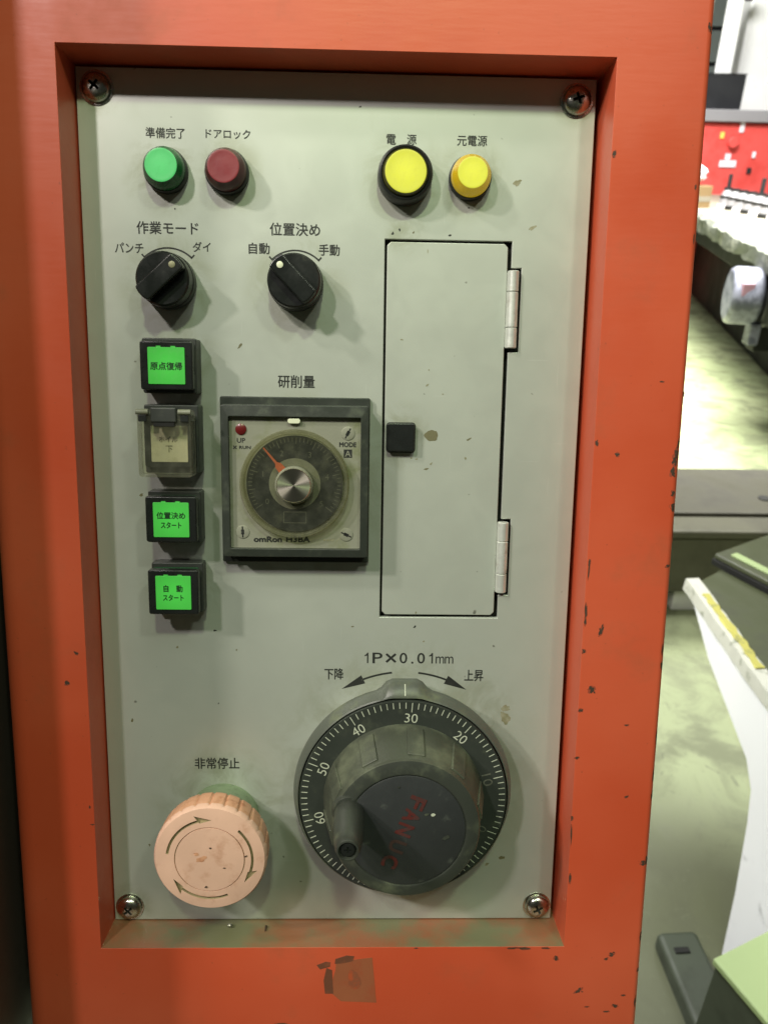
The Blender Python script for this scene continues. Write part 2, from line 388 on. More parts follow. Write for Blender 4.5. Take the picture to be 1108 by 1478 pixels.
# chips were surveyed as photo positions; convert once to millimetres on the front plane of the housing
Cl = TM.inverted() @ camo.matrix_world.translation*1000
Rl = TM.inverted().to_3x3() @ camo.matrix_world.to_3x3()
def front_mm(u, v):
    d = Rl @ Vector(((u-554)/1095.34, -(v-739)/1095.34, -1)); t = (-D-Cl.y)/d.y
    return Cl.x+d.x*t, Cl.z+d.z*t
for u, v, ru, rv, rot in CH:
    x, y = front_mm(u, v); k = front_mm(u+1, v)[0]-x
    x = min(x, 219.2)
    bm = bmesh.new(); blob_bm(bm, x, y, ru*k*1.15, rv*k*1.12, rot, .35, 16, lambda X: hfront(X)-.02)
    halo = obj('chip_edge', bm, M['chip_edge'], housing, smooth=0)
    bm = bmesh.new()
    n = 2 if max(ru, rv) > 4 and min(ru, rv) > 2 else 1
    blob_bm(bm, x, y, ru*k*.8, rv*k*.85, rot, .5, 16, hfront)
    for q in range(random.choice((1, 2, 3))):
        blob_bm(bm, min(219.2, x+random.uniform(-1, 1)*ru*k), y+random.uniform(-1.2, 1.2)*rv*k, ru*k*.3, rv*k*.3, 0, .4, 9, lambda X: hfront(X)+.012)
    obj('paint_chip', bm, M['chip'], housing, smooth=0)
def front_poly(px): return [front_mm(u, v) for u, v in px]
bm = bmesh.new(); add_prism(bm, front_poly([(485, 1388), (537, 1382), (543, 1447), (492, 1445), (479, 1434), (478, 1420), (484, 1400)][::-1]), D-.2, D+.07)
tr = obj('tape_residue', bm, M['residue'], housing, smooth=0)
bm = bmesh.new(); add_prism(bm, front_poly([(471, 1397), (479, 1400), (481, 1434), (469, 1434), (467, 1415)][::-1]), D-.2, D+.11); obj('residue_flake', bm, M['residue_dark'], tr, smooth=0)
bm = bmesh.new(); add_prism(bm, front_poly([(457, 1393), (470, 1388), (477, 1389), (476, 1395), (462, 1399)][::-1]), D-.2, D+.10); obj('residue_flake', bm, M['residue_dark'], tr, smooth=0)
bm = bmesh.new(); add_prism(bm, front_poly([(484, 1384), (500, 1379), (511, 1380), (509, 1387), (496, 1390), (483, 1391)][::-1]), D-.2, D+.13); obj('residue_flake', bm, M['residue_dark'], tr, smooth=0)
bm = bmesh.new(); blob_bm(bm, *front_mm(511, 1414), 2.6, 4.2, 0, .25, 18, lambda x: D+.14); obj('residue_flake', bm, M['residue_red'], tr, smooth=0)

# dark side guard left of the housing; forward reach made up to block light
guard = thing('shading_side_guard', 'dark brown machine guard just left of the orange housing, forward reach added to block light', 'machine guard', -36, 180)
bm = bmesh.new(); add_box(bm, -14, 0, -260, 320, -150, 75); add_box(bm, -3, 1.5, -260, 320, 50, 58)
obj('guard_plate', bm, M['machine_dark'], guard, bev=1.5)

# ------------------------------------------------------------------ control panel plate
panel = thing('control_panel', 'grey metal control panel with black Japanese lettering screwed into the orange recess', 'control panel', 0, 0)
bx = [.45, 110.2, 157.15, 161.0, 185.2]; by = [.9, 57.0, 66.4, 97.0, 160.9, 191.6, 201.0, 334.5]
bm = bmesh.new(); gv = {}
def gvert(i, j):
    if (i, j) not in gv: gv[i, j] = bm.verts.new(V(bx[i], -by[j], 0))
    return gv[i, j]
holes = {(1, j) for j in range(1, 6)} | {(2, 2), (2, 4)}
fs = []
for i in range(4):
    for j in range(7):
        if (i, j) in holes: continue
        fs.append(bm.faces.new((gvert(i, j), gvert(i, j+1), gvert(i+1, j+1), gvert(i+1, j))))
r = bmesh.ops.extrude_face_region(bm, geom=fs)
for v in [g for g in r['geom'] if isinstance(g, bmesh.types.BMVert)]: v.co.y += 2.0
obj('panel_plate', bm, M['panel'], panel, bev=.28)
bm = bmesh.new(); add_box(bm, 100, 170, -210, -50, -8.9, -3.2); obj('cavity_back', bm, M['dark_hole'], panel, smooth=0)

def flat(parent, polys, mat, name='lettering', h0=-.3, h=.05, label=None):
    bm = bmesh.new()
    for p in polys: add_prism(bm, p, h0, h)
    return obj(name, bm, M[mat], parent, smooth=0, label=label)
L = [('準備完了', 31.3, 22.3, 14.0, 3.7, 'lettering 準備完了 over the green lamp'), ('ドアロック', 53.6, 22.2, 16.0, 3.2, None), ('電', 111.9, 22.7, 3.5, 3.6, None), ('源', 119.3, 22.6, 3.5, 3.6, None), ('元電源', 141.1, 22.5, 10.9, 3.7, None),
     ('作業モード', 31.1, 54.7, 22.4, 4.5, None), ('パンチ', 17.0, 61.9, 10.4, 3.7, None), ('ダイ', 43.3, 61.1, 6.6, 3.6, None), ('位置決め', 77.3, 54.3, 18.4, 4.6, None), ('自動', 64.2, 61.2, 7.7, 4.0, None),
     ('手動', 89.8, 61.3, 7.7, 4.1, None), ('研削量', 77.6, 109.1, 13.9, 4.8, None), ('下降', 92.2, 224.8, 7.7, 4.8, None), ('上昇', 148.6, 225.2, 7.7, 4.9, None), ('非常停止', 44.7, 263.5, 18.2, 5.0, None)]
for s, x, y, w, h_, lb in L: text(panel, s, x, -y, w-.15, h_-.15, thick=.075 if h_ > 3.9 else .055)
for x in (105.4, 131.3):
    flat(panel, [[(x+.0, -220.2), (x+.55, -220.2), (x+.55, -215.8), (x+.15, -215.8), (x-.35, -216.5), (x-.95, -216.85), (x-.95, -217.35), (x, -217.0)]], 'print')
for s, x, w, h_ in (('P', 109.6, 3.9, 4.4), ('×', 115.0, 4.3, 3.9), ('0', 120.0, 3.0, 4.4), ('.', 123.6, .8, .8), ('0', 127.1, 3.0, 4.4), ):
    text(panel, s, x, -218.0 if s != '.' else -219.9, w, h_, thick=.05)
text(panel, 'm', 134.7, -218.7, 3.4, 3.0, bold=.0); text(panel, 'm', 138.4, -218.7, 3.4, 3.0, bold=.0)
for cx, cy in ((31.0, -74.2), (77.4, -74.2)):
    polys = [arc_pts(12.25, 12.85, rad(47), rad(133), 20, cx, cy)]
    for a in (47, 133):
        a = rad(a); c, s = cos(a), sin(a); r0, r1, t = 12.2, 14.0, .3
        polys.append([(cx+r0*c+t*s, cy+r0*s-t*c), (cx+r1*c+t*s, cy+r1*s-t*c), (cx+r1*c-t*s, cy+r1*s+t*c), (cx+r0*c-t*s, cy+r0*s+t*c)])
    flat(panel, polys, 'print', 'scale_arc')
# curved arrows over the wheel
def arrow(side):
    cx, cy, R_ = 120.7, -269.5, 45.6
    a0, a1 = (rad(96.5), rad(111.5)) if side < 0 else (rad(83.2), rad(68.5))
    polys = [arc_pts(R_-.38, R_+.38, min(a0, a1), max(a0, a1), 12, cx, cy)]
    tip = (95.3, -231.2) if side < 0 else (145.8, -231.3)
    bc = (cx+R_*cos(a1), cy+R_*sin(a1)); dx, dy = tip[0]-bc[0], tip[1]-bc[1]; l = math.hypot(dx, dy); nx, ny = -dy/l, dx/l
    t = [tip, (bc[0]+nx*1.9, bc[1]+ny*1.9), (bc[0]-nx*1.9, bc[1]-ny*1.9)]
    polys.append(t)
    flat(panel, polys, 'print', 'direction_arrow')
arrow(-1); arrow(1)

# screws
def cross_cutter(r, w, h0, h1, rot=0., mi=1):
    out = []
    for k in range(2):
        bm = bmesh.new()
        a = rot+k*pi/2; c, s = cos(a), sin(a); e = k*.03
        def T(x, y): return (x*c-y*s, x*s+y*c)
        lo, hi = .45, 1.0
        P = [(*T(-r*lo, -w*.8), h0+e), (*T(r*lo, -w*.8), h0+e), (*T(r*lo, w*.8), h0+e), (*T(-r*lo, w*.8), h0+e), (*T(-r, -w), h1+e), (*T(r, -w), h1+e), (*T(r, w), h1+e), (*T(-r, w), h1+e)]
        v = [bm.verts.new(V(*p)) for p in P]
        for q in ((3, 2, 1, 0), (4, 5, 6, 7), (0, 1, 5, 4), (1, 2, 6, 5), (2, 3, 7, 6), (3, 0, 4, 7)): bm.faces.new([v[i] for i in q]).material_index = mi
        out.append(mesh_of(bm, [M['steel'], M['slot_dark']], 0))
    return out
def pan_head(rot, R_=5.15, H=3.3):
    bm = bmesh.new()
    prof = [(0, -.3), (R_*.97, -.3), (R_, .25)]+[(R_*cos(rad(a))**.62, .25+(H-.25)*sin(rad(a))) for a in range(12, 90, 9)]+[(0, H)]
    add_lathe(bm, prof, 40)
    o = bpy.data.objects.new('screw', mesh_of(bm, [M['steel'], M['slot_dark']])); COL.objects.link(o)
    cutm = cross_cutter(2.5, .52, H-2.0, H+.6, rot)
    # union of the two bars is not needed: cut one after the other through a single exact boolean
    cut(o, cutm)
    return o
for x, y, rot in ((7.7, 7.9, .9), (178.2, 8.3, .35), (6.9, 328.3, .72), (179.0, 328.2, .5)):
    o = pan_head(rot); o.parent = panel; o.location = Vector((x*.001, 0, -y*.001))
    bm = bmesh.new(); add_lathe(bm, [(0, .0), (5.9, 0), (5.9, .32), (5.2, .36), (0, .36)], 32); w_ = obj('washer', bm, M['steel'], o)
    w_.location = (0, 0, 0)
    o['label'] = 'cross recess pan head screw in a panel corner'

# stains and scratches on the plate (flat marks with their own outline)
for x, y, rx, ry, rot, mat in ((162.2, 243.5, 1.9, 2.6, .1, 'smear'), (162.0, 239.2, 2.0, 1.1, .3, 'smear'), (163.2, 306, 1.1, .8, 0, 'blob'), (158, 36.5, 1.6, .9, .2, 'smear'), (164.5, 52, 1.8, .5, .6, 'smear'),
        (124.3, 204.9, .7, .35, .6, 'print'), (103, 163, .5, .5, 0, 'smear'), (11, 245, .5, .8, 0, 'blob'), (134, 55.3, .5, .4, 0, 'print'), (113, 55.0, .5, .5, .8, 'print'), (115.5, 53.7, .4, .5, 0, 'print'), (120.6, 54.5, .35, .4, 0, 'blob'),
        (56.7, 96.2, 1.0, .5, .9, 'blob'), (138, 302, .3, .3, 0, 'blob'), (53.4, 215, .35, .3, 0, 'blob'), (45, 207, .6, .4, 0, 'print'), (16, 300, .4, .5, 0, 'blob'), (18, 153, .9, .45, .5, 'blob'), (100.7, 12, .4, .3, 0, 'print'),
        (140.6, 45.5, .3, .3, 0, 'print'), (45.8, 237.6, .25, .3, 0, 'print'), (34, 48, .3, .3, 0, 'print'), (152, 255, .4, .4, 0, 'blob'), (157, 309, 1.0, .5, .3, 'smear'), (128, 211, .5, .3, .3, 'smear'), (30, 214, .6, .4, 0, 'smear'), (99.5, 205, .5, .3, 0, 'blob')):
    bm = bmesh.new(); blob_bm(bm, x, -y, rx, ry, rot, .4, 14, lambda X: .045); obj('stain', bm, M[mat], panel, smooth=0)

# access door: part of the panel
bm = bmesh.new()
x0, x1, y0, y1, c_ = 111.05, 155.65, -57.9, -199.9, 1.3
add_prism(bm, [(x0, y1+c_), (x0+c_, y1), (x1-c_, y1), (x1, y1+c_), (x1, y0-c_), (x1-c_, y0), (x0+c_, y0), (x0, y0-c_)], -2.2, .05)
door = obj('access_door', bm, M['door'], panel, bev=.3, label='small hinged door with chamfered corners and a black square latch')
bm = bmesh.new(); add_prism(bm, rrect(10.3, 10.7, 1.0, 4, 117.2, -129.4), -.2, 3.2); obj('latch', bm, M['black_gloss'], door, bev=.5)
bm = bmesh.new(); add_prism(bm, rrect(11.2, 11.6, 1.4, 4, 117.3, -129.6), -.2, .35); obj('latch_gasket', bm, M['black'], door, bev=.1)
bm = bmesh.new(); blob_bm(bm, 129.0, -128.7, 2.45, 2.2, .2, .14, 22, lambda X: .11); obj('paint_blob', bm, M['blob'], door, smooth=0)
for x, y, rx, ry, rot in ((117, 93, .55, .25, 0), (127.5, 104, .3, .3, 0), (127, 109.7, .75, .3, .9), (127.3, 141.6, .95, .35, .1), (129.2, 139.5, .6, .35, .6), (143.5, 129.9, .9, .35, .4), (142.4, 137.3, .35, .6, 0), (123.5, 137.8, .5, .35, 0), (121.5, 137.4, .35, .35, 0), (124.6, 199, .4, .4, 0), (126, 61, .15, .9, 0), (133, 113, .4, .2, 0)):
    bm = bmesh.new(); blob_bm(bm, x, -y, rx, ry, rot, .4, 12, lambda X: .10); obj('scuff', bm, M['smear'] if rx < .8 else M['blob'], door, smooth=0)
for ya, yb in ((67.4, 95.6), (161.9, 190.3)):
    bm = bmesh.new(); add_box(bm, 154.9, 158.4, -yb+.6, -ya-.6, -2.0, -.35); hg = obj('hinge', bm, M['hinge'], door)
    Lh = (yb-ya); cuts = [0, .27, .73, 1.0]
    for k in range(3):
        a, b = -ya-Lh*cuts[k]-.08, -ya-Lh*cuts[k+1]+.08
        bm = bmesh.new(); n = 20; ra = 2.15
        ring = [[bm.verts.new(V(157.9+rr*cos(2*pi*i/n), yy, .35+rr*sin(2*pi*i/n))) for i in range(n)] for yy, rr in ((a, ra-.25), (a-.25, ra), (b+.25, ra), (b, ra-.25))]
        for q in range(3):
            for i in range(n): bm.faces.new((ring[q][i], ring[q][(i+1) % n], ring[q+1][(i+1) % n], ring[q+1][i]))
        bm.faces.new(ring[0]); bm.faces.new(ring[3][::-1])
        obj('knuckle', bm, M['hinge'], hg)

# ------------------------------------------------------------------ pilot lamps
def pilot(name, label, cat, x, y, rb, rl, lens, side, wide=False, H=8.8):
    t = thing(name, label, cat, x, y, 0, 'round lamps along the top of the panel')
    bm = bmesh.new()
    if wide: add_lathe(bm, [(0, 0), (rb, 0), (rb, 1.2), (rb-.1, 5.6), (rb-.5, 6.8), (rb-1.1, 7.2), (rl+1.1, 6.7), (rl+1.0, 5.5), (0, 5.5)], 56)
    else: add_lathe(bm, [(0, 0), (rb, 0), (rb, 2.4), (rb-.3, 3.0), (rl+1.2, 3.2), (0, 3.2)], 56)
    obj('bezel', bm, M['black'], t)
    bm = bmesh.new()
    if wide: add_lathe(bm, [(0, 5.0), (rl+.95, 5.0), (rl+.95, 6.9), (rl+.6, 7.6), (rl+.15, H-.25)], 56)
    else: add_lathe(bm, [(0, 2.6), (rb-.55, 2.6), (rb-.65, 5.2), (rb-1.0, 6.4), (rl+.45, 7.7), (rl+.12, H-.25)], 56)
    obj('lens_rim', bm, M[side], t)
    bm = bmesh.new(); add_lathe(bm, [(rl+.12, H-.25), (rl, H-.06), (rl-.25, H), (rl-.7, H-.05), (rl*.5, H+.02), (0, H+.06)], 56)
    obj('lens', bm, M[lens], t)
    return t
pilot('pilot_lamp', 'green lit round lamp under the lettering at the upper left', 'pilot lamp', 31.5, 35.3, 7.8, 5.5, 'green_lamp', 'green_side')
pilot('pilot_lamp', 'dark red unlit round lamp right of the green lamp', 'pilot lamp', 53.2, 35.3, 7.8, 5.5, 'red_lens', 'red_side')
pilot('illuminated_button', 'larger yellow lit round button in a wide black ring', 'push button', 117.0, 35.6, 9.9, 7.2, 'yellow_lit', 'olive_rim', True)
pilot('pilot_lamp', 'smaller yellow lit round lamp with amber rim', 'pilot lamp', 140.6, 35.5, 7.7, 5.2, 'yellow_lit', 'amber')

# ------------------------------------------------------------------ selector switches
def selector(x, y, ang, label, dotmat):
    t = thing('selector_switch', label, 'rotary switch', x, y, 0, 'black rotary selector switches')
    bm = bmesh.new(); add_lathe(bm, [(0, 0), (9.9, 0), (10.1, 1.0), (10.0, 4.5), (9.4, 5.2), (0, 5.2)], 56); obj('collar', bm, M['black'], t)
    bm = bmesh.new(); add_lathe(bm, [(0, 4.9), (9.3, 4.9), (9.75, 5.4), (9.5, 9.8), (8.9, 10.5), (0, 10.5)], 56); obj('knob', bm, M['black_gloss'], t)
    c, s = cos(ang), sin(ang)
    def T(u, v): return (u*c-v*s, u*s+v*c)
    R_ = 9.1; w = 3.2; pts = []
    for k in range(9): a = math.asin(w/R_)*(-1+2*k/8); pts.append(T(R_*cos(a), R_*sin(a)))
    for k in range(9): a = pi+math.asin(w/R_)*(-1+2*k/8); pts.append(T(R_*cos(a), R_*sin(a)))
    bm = bmesh.new(); add_prism(bm, pts, 10.2, 14.8); g = obj('grip', bm, M['black_gloss'], t, bev=.6)
    bm = bmesh.new(); add_lathe(bm, [(0, 14.2), (1.15, 14.2), (1.15, 14.95), (.8, 15.1), (0, 15.1)], 20, *T(6.3, 0)); obj('marker_dot', bm, M[dotmat], g)
    return t
selector(31.2, 73.8, rad(42), 'rotary selector switch on the left, grip turned towards the upper right', 'smear')
selector(77.7, 73.5, rad(134), 'rotary selector switch with pale dot, grip turned towards the upper left', 'index')

# ------------------------------------------------------------------ square illuminated buttons
def square(y, label, lines, legend='green_lit', pop=0.):
    t = thing('square_button', label, 'push button', 32.35, y, 0, 'square push buttons in a column')
    bm = bmesh.new(); add_prism(bm, rrect(19.6, 19.8, .8, 3), 0, 8.3-pop*.6); obj('housing', bm, M['grey_black'], t, bev=.5)
    bm = bmesh.new(); add_prism(bm, rrect(17.0, 16.6, .6, 3), 7.0, 10.5); obj('neck', bm, M['green_side' if legend == 'green_lit' else 'black'], t)
    bm = bmesh.new(); fr = rrect(18.7, 17.2, .9, 3); add_prism(bm, fr, 9.2, 12.9); cap = obj('cap', bm, M['black_gloss'], t, bev=.55)
    bm = bmesh.new(); add_prism(bm, rrect(13.1, 13.0, .3, 2, .1, -.05), 12.6, 13.25); wd = obj('legend_window', bm, M[legend], t, bev=.15)
    for sx in (-2.6, 2.6):
        bm = bmesh.new(); add_box(bm, sx-.8, sx+.8, 6.35, 6.9, 12.7, 13.15); obj('cap_tab', bm, M[legend], cap, smooth=0)
    for (s, dy, w, h_) in lines:
        text(wd, s, .1, dy, w, h_, 'dark_green_print' if legend == 'green_lit' else 'grime_print', h=13.31, thick=.085)
    return t
square(104.2, 'topmost green lit square button, one line of characters', [('原点復帰', -.2, 11.2, 2.7)])
square(160.2, 'green lit square button below the clear covered one, two lines of characters', [('位置決め', 1.6, 10.4, 2.5), ('スタート', -2.0, 7.4, 2.3)], pop=2)
square(188.0, 'lowest green lit square button, two lines of characters', [('自　動', 1.6, 7.0, 2.6), ('スタート', -1.9, 7.6, 2.3)], pop=4)
# cream button under a clear flip cover
t = thing('covered_button', 'cream square button under a clear hinged flip cover', 'push button', 32.35, 131.2, 0, 'square push buttons in a column')
bm = bmesh.new(); add_prism(bm, rrect(19.8, 25.2, .8, 3, .1, .4), 0, 8.5); obj('housing', bm, M['grey_black'], t, bev=.5)
bm = bmesh.new(); add_prism(bm, rrect(18.4, 17.4, .8, 3, 0, -1.0), 8.0, 11.4); obj('cap', bm, M['black'], t, bev=.4)
bm = bmesh.new(); add_prism(bm, rrect(13.3, 13.3, .3, 2, 0, -1.1), 11.1, 11.8); wd = obj('legend_window', bm, M['cream'], t, bev=.15)
text(wd, 'ホイル', -.3, .6, 6.6, 2.1, 'grime_print', h=11.86, thick=.1); text(wd, '下', -.1, -2.9, 2.4, 2.3, 'grime_print', h=11.86, thick=.1)
bm = bmesh.new()
cx_, cy_ = -.2, -.7
ox, ix_ = rrect(19.2, 24.0, 1.2, 3, cx_, cy_), rrect(17.2, 22.0, .8, 3, cx_, cy_)
n_ = len(ox); levels = [(ox, 11.2), (ox, 17.6), (ix_, 16.6), (ix_, 11.2)]
rg = [[bm.verts.new(V(x, y, h)) for x, y in pts] for pts, h in levels]
bm.faces.new(rg[1]); bm.faces.new(rg[2][::-1])
for a, b in ((rg[0], rg[1]), (rg[2], rg[3]), (rg[3], rg[0])):
    for i in range(n_): bm.faces.new((a[i], a[(i+1) % n_], b[(i+1) % n_], b[i]))
cv = obj('flip_cover', bm, M['cover'], t, bev=.35)
bm = bmesh.new(); add_box(bm, -4.9, 4.4, 6.9, 12.4, 16.2, 18.4); obj('cover_clip', bm, M['grey_black'], cv, bev=.7)
bm = bmesh.new(); add_box(bm, -3.9, 3.5, 5.5, 6.95, 16, 18.0); obj('clip_slot', bm, M['dark_hole'], cv, bev=.1)
for sx in (-7.7, 7.2):
    bm = bmesh.new(); add_box(bm, sx-1.6, sx+1.4, 7.2, 9.6, 9, 17.9); obj('hinge_ear', bm, M['black'], cv, bev=.3)
    bm = bmesh.new(); n = 14
    ring = [[bm.verts.new(V(sx+dx, 10.7+1.0*cos(2*pi*i/n), 17.9+1.0*sin(2*pi*i/n))) for i in range(n)] for dx in (-2.2, 2.2)]
    for i in range(n): bm.faces.new((ring[0][i], ring[0][(i+1) % n], ring[1][(i+1) % n], ring[1][i]))
    bm.faces.new(ring[0]); bm.faces.new(ring[1][::-1]); obj('hinge_pin', bm, M['timer_ring'], cv)

# ------------------------------------------------------------------ timer with dial
t = thing('dial_timer', 'square dial timer with orange needle and silver centre knob', 'timer', 77.7, 146.8)
bm = bmesh.new(); add_prism(bm, rrect(56.4, 63.6, .6, 2, -.4, .15), 0, 2.2); obj('mounting_flange', bm, M['timer_frame'], t, bev=.4)
bm = bmesh.new()
o_, i_ = rrect(54.4, 57.0, .9, 3, .1, .6), rrect(48.6, 49.4, .5, 3, .1, .05)
lv = [(o_, 2.0), (o_, 9.6), (i_, 10.2), (i_, 7.6)]
rg = [[bm.verts.new(V(x, y, h)) for x, y in pts] for pts, h in lv]
for a, b in ((rg[0], rg[1]), (rg[1], rg[2]), (rg[2], rg[3]), (rg[3], rg[0])):
    for i in range(len(o_)): bm.faces.new((a[i], a[(i+1) % len(o_)], b[(i+1) % len(o_)], b[i]))
obj('bezel', bm, M['timer_frame'], t, bev=.35)
bm = bmesh.new(); add_prism(bm, rrect(48.9, 49.7, .4, 2, .1, .05), 6.5, 8.0); face = obj('face_plate', bm, M['timer_face'], t, smooth=0)
bm = bmesh.new(); add_lathe(bm, [(0, 8.0), (18.0, 8.0), (18.0, 9.2), (0, 9.2)], 72); dl = obj('scale_disc', bm, M['timer_dial'], t)
bm = bmesh.new(); add_lathe(bm, [(0, 9.1), (9.6, 9.1), (9.6, 9.4), (0, 9.4)], 56); obj('olive_disc', bm, M['timer_ring'], t)
# the clear plastic knob skirt: ring wall and a thin clear top
bm = bmesh.new(); add_lathe(bm, [(18.6, 8.05), (20.3, 8.05), (20.2, 11.6), (19.8, 12.2), (18.9, 12.2), (18.6, 11.6), (18.6, 8.05)], 72); obj('clear_skirt', bm, M['glass'], t)
bm = bmesh.new(); add_lathe(bm, [(7.2, 11.6), (18.5, 11.6), (18.5, 12.0), (7.2, 12.0), (7.2, 11.6)], 72); obj('clear_front', bm, M['clear_sheet'], t)
ticks = bmesh.new()
for k in range(51):
    a = rad(213-5*k); c, s = cos(a), sin(a); r1 = 17.3; r0 = 14.4 if k % 10 == 0 else (15.0 if k % 5 == 0 else 15.8); wd_ = .13
    add_prism(ticks, [(r0*c+wd_*s, r0*s-wd_*c), (r1*c+wd_*s, r1*s-wd_*c), (r1*c-wd_*s, r1*s+wd_*c), (r0*c-wd_*s, r0*s+wd_*c)], 9.0, 9.27)
o = obj('scale_marks', ticks, M['faded_print'], dl, smooth=0); o['kind'] = 'stuff'
for k in range(6):
    a = rad(213-50*k); text(dl, str(k), 12.3*cos(a), 12.3*sin(a), None, 2.1, 'faded_print', name='numeral', h=9.28, bold=.0)
flat(dl, [[(-4.3, -14.9), (4.3, -14.9), (4.3, -14.65), (-4.3, -14.65)], [(-4.3, -10.75), (4.3, -10.75), (4.3, -10.5), (-4.3, -10.5)], [(-4.3, -14.7), (-4.05, -14.7), (-4.05, -10.7), (-4.3, -10.7)], [(4.05, -14.7), (4.3, -14.7), (4.3, -10.7), (4.05, -10.7)]], 'faded_print', 'unit_box', 9.0, 9.26)
bm = bmesh.new(); add_lathe(bm, [(0, 9.3), (7.0, 9.3), (7.0, 13.2), (6.5, 13.9), (0, 13.9)], 56); kn = obj('centre_knob', bm, M['timer_ring'], t)
mh, nt, bs = new_mat('turned_aluminium')
bs.inputs['Base Color'].default_value = (.86, .82, .68, 1); bs.inputs['Metallic'].default_value = 1; bs.inputs['Roughness'].default_value = .30
bs.inputs['Anisotropic'].default_value = .85
tg = nt.nodes.new('ShaderNodeTangent'); tg.direction_type = 'RADIAL'; tg.axis = 'Y'; nt.links.new(tg.outputs[0], bs.inputs['Tangent'])
bm = bmesh.new(); add_lathe(bm, [(0, 13.8), (6.3, 13.8), (6.3, 14.2), (6.1, 14.4), (0, 14.4)], 56); obj('metal_insert', bm, mh, kn)
c, s = cos(rad(130)), sin(rad(130))
def ND(r, w): return (r*c-w*s, r*s+w*c)
bm = bmesh.new(); add_prism(bm, [ND(6.9, 1.5), ND(6.9, -1.5), ND(9.2, -1.3), ND(10.4, -.45), ND(17.6, -.22), ND(17.6, .22), ND(10.4, .45), ND(9.2, 1.3)][::-1], 10.8, 11.3); obj('needle', bm, M['needle'], t, smooth=0)
bm = bmesh.new(); add_prism(bm, rrect(4.7, 1.9, .9, 5, -.2, 23.3), 7.9, 9.6); obj('index_marker', bm, M['index'], t, bev=.3)
bm = bmesh.new(); add_lathe(bm, [(0, 7.9), (2.1, 7.9), (2.0, 8.4), (1.2, 8.75), (0, 8.85)], 28, -19.9, 20.0); obj('indicator_led', bm, M['led'], t)
text(face, 'UP', -19.9, 15.9, 3.0, 1.7, h=8.06, thick=.06); text(face, 'RUN', -18.5, 13.3, 4.2, 1.1, h=8.06, thick=.06); text(face, '×', -22.2, 13.3, 1.4, 1.3, h=8.06, thick=.06)
text(face, 'MODE', 19.6, 14.8, 6.2, 1.7, h=8.06, thick=.09)
flat(face, [[(18.1, 9.9), (21.2, 9.9), (21.2, 13.0), (18.1, 13.0)]], 'print', 'mode_window', 7.9, 8.05)
text(face, 'A', 19.65, 11.4, 2.2, 2.3, 'timer_face', h=8.09, bold=.03)
text(face, 'omRon', -10.4, -21.4, 10.4, 2.0, h=8.06, thick=.16); text(face, 'H3BA', 1.0, -21.3, 8.8, 2.1, h=8.06, thick=.13)
flat(face, [[(10.6, -21.9), (11.5, -21.9), (11.5, -21.2), (10.6, -21.2)], [(11.8, -21.9), (12.8, -21.9), (12.8, -21.2), (11.8, -21.2)], [(13.1, -21.9), (14.6, -21.9), (14.6, -21.2), (13.1, -21.2)], [(15.4, -21.9), (17.6, -19.9), (17.8, -20.1), (15.6, -22.1)]], 'smear', 'scale_marks', 7.9, 8.05)
for x, y, a in ((19.6, 19.0, rad(62)), (-19.8, -18.6, rad(92)), (19.2, -19.3, rad(-25))):
    bm = bmesh.new(); add_lathe(bm, [(0, 7.9), (2.5, 7.9), (2.5, 8.25), (2.1, 8.35), (0, 8.35)], 28, x, y); sc = obj('adjuster', bm, M['timer_face'], t)
    c, s = cos(a), sin(a)
    def T(u, v): return (x+u*c-v*s, y+u*s+v*c)
    flat(sc, [[T(-2.1, -.25), T(2.1, -.25), T(2.1, .25), T(-2.1, .25)], [T(-.9, -.6), T(.9, -.6), T(.9, .6), T(-.9, .6)]], 'print', 'adjuster_slot', 8.1, 8.42)

# ------------------------------------------------------------------ handwheel
t = thing('handwheel', 'black handwheel pulse dial with numbered ring and crank handle', 'handwheel', 120.1, 269.4)
bm = bmesh.new()
def body_ring(r, h, tabr, tabw, flare):
    pts = []
    for k in range(120):
        a = 2*pi*k/120; rr = r
        d = abs((a-pi/2+pi) % (2*pi)-pi)
        xx = r*math.sin(d)
        tt = min(1, max(0, (flare-abs(xx))/(flare-tabw))) if cos(d) > 0 else 0
        rr = r+(tabr/max(cos(d), .5)-r)*tt if tt > 0 else r
        pts.append(bm.verts.new(V(rr*cos(a), rr*sin(a), h)))
    return pts
rings = [body_ring(39.3, 0, 39.3, 5.3, 9), body_ring(41.2, 5, 44.6, 5.6, 9.6), body_ring(43.0, 9.0, 46.4, 5.3, 9.6), body_ring(43.3, 11.0, 46.6, 5.2, 9.6), body_ring(42.9, 12.8, 46.0, 5.0, 9.3), body_ring(41.6, 16.0, 42.6, 4.8, 9.0), body_ring(41.1, 16.3, 41.2, 4.6, 9.0), body_ring(41.1, 13.0, 41.1, 4, 8)]
for a, b in zip(rings, rings[1:]):
    for k in range(120): bm.faces.new((a[k], a[(k+1) % 120], b[(k+1) % 120], b[k]))
bm.faces.new(rings[-1]); bm.faces.new(rings[0][::-1])
hb = obj('housing_ring', bm, M['wheel_body'], t)
bm = bmesh.new()
v = [bm.verts.new(p) for p in (V(-.2, 42.2, 16.35), V(.2, 42.2, 16.35), V(.2, 45.7, 13.35), V(-.2, 45.7, 13.35), V(-.2, 42.2, 13), V(.2, 42.2, 13), V(.2, 45.7, 11), V(-.2, 45.7, 11))]
for q in ((0, 1, 2, 3), (7, 6, 5, 4), (0, 4, 5, 1), (1, 5, 6, 2), (2, 6, 7, 3), (3, 7, 4, 0)): bm.faces.new([v[i] for i in q])
obj('pointer_line', bm, M['white_print'], hb, smooth=0)
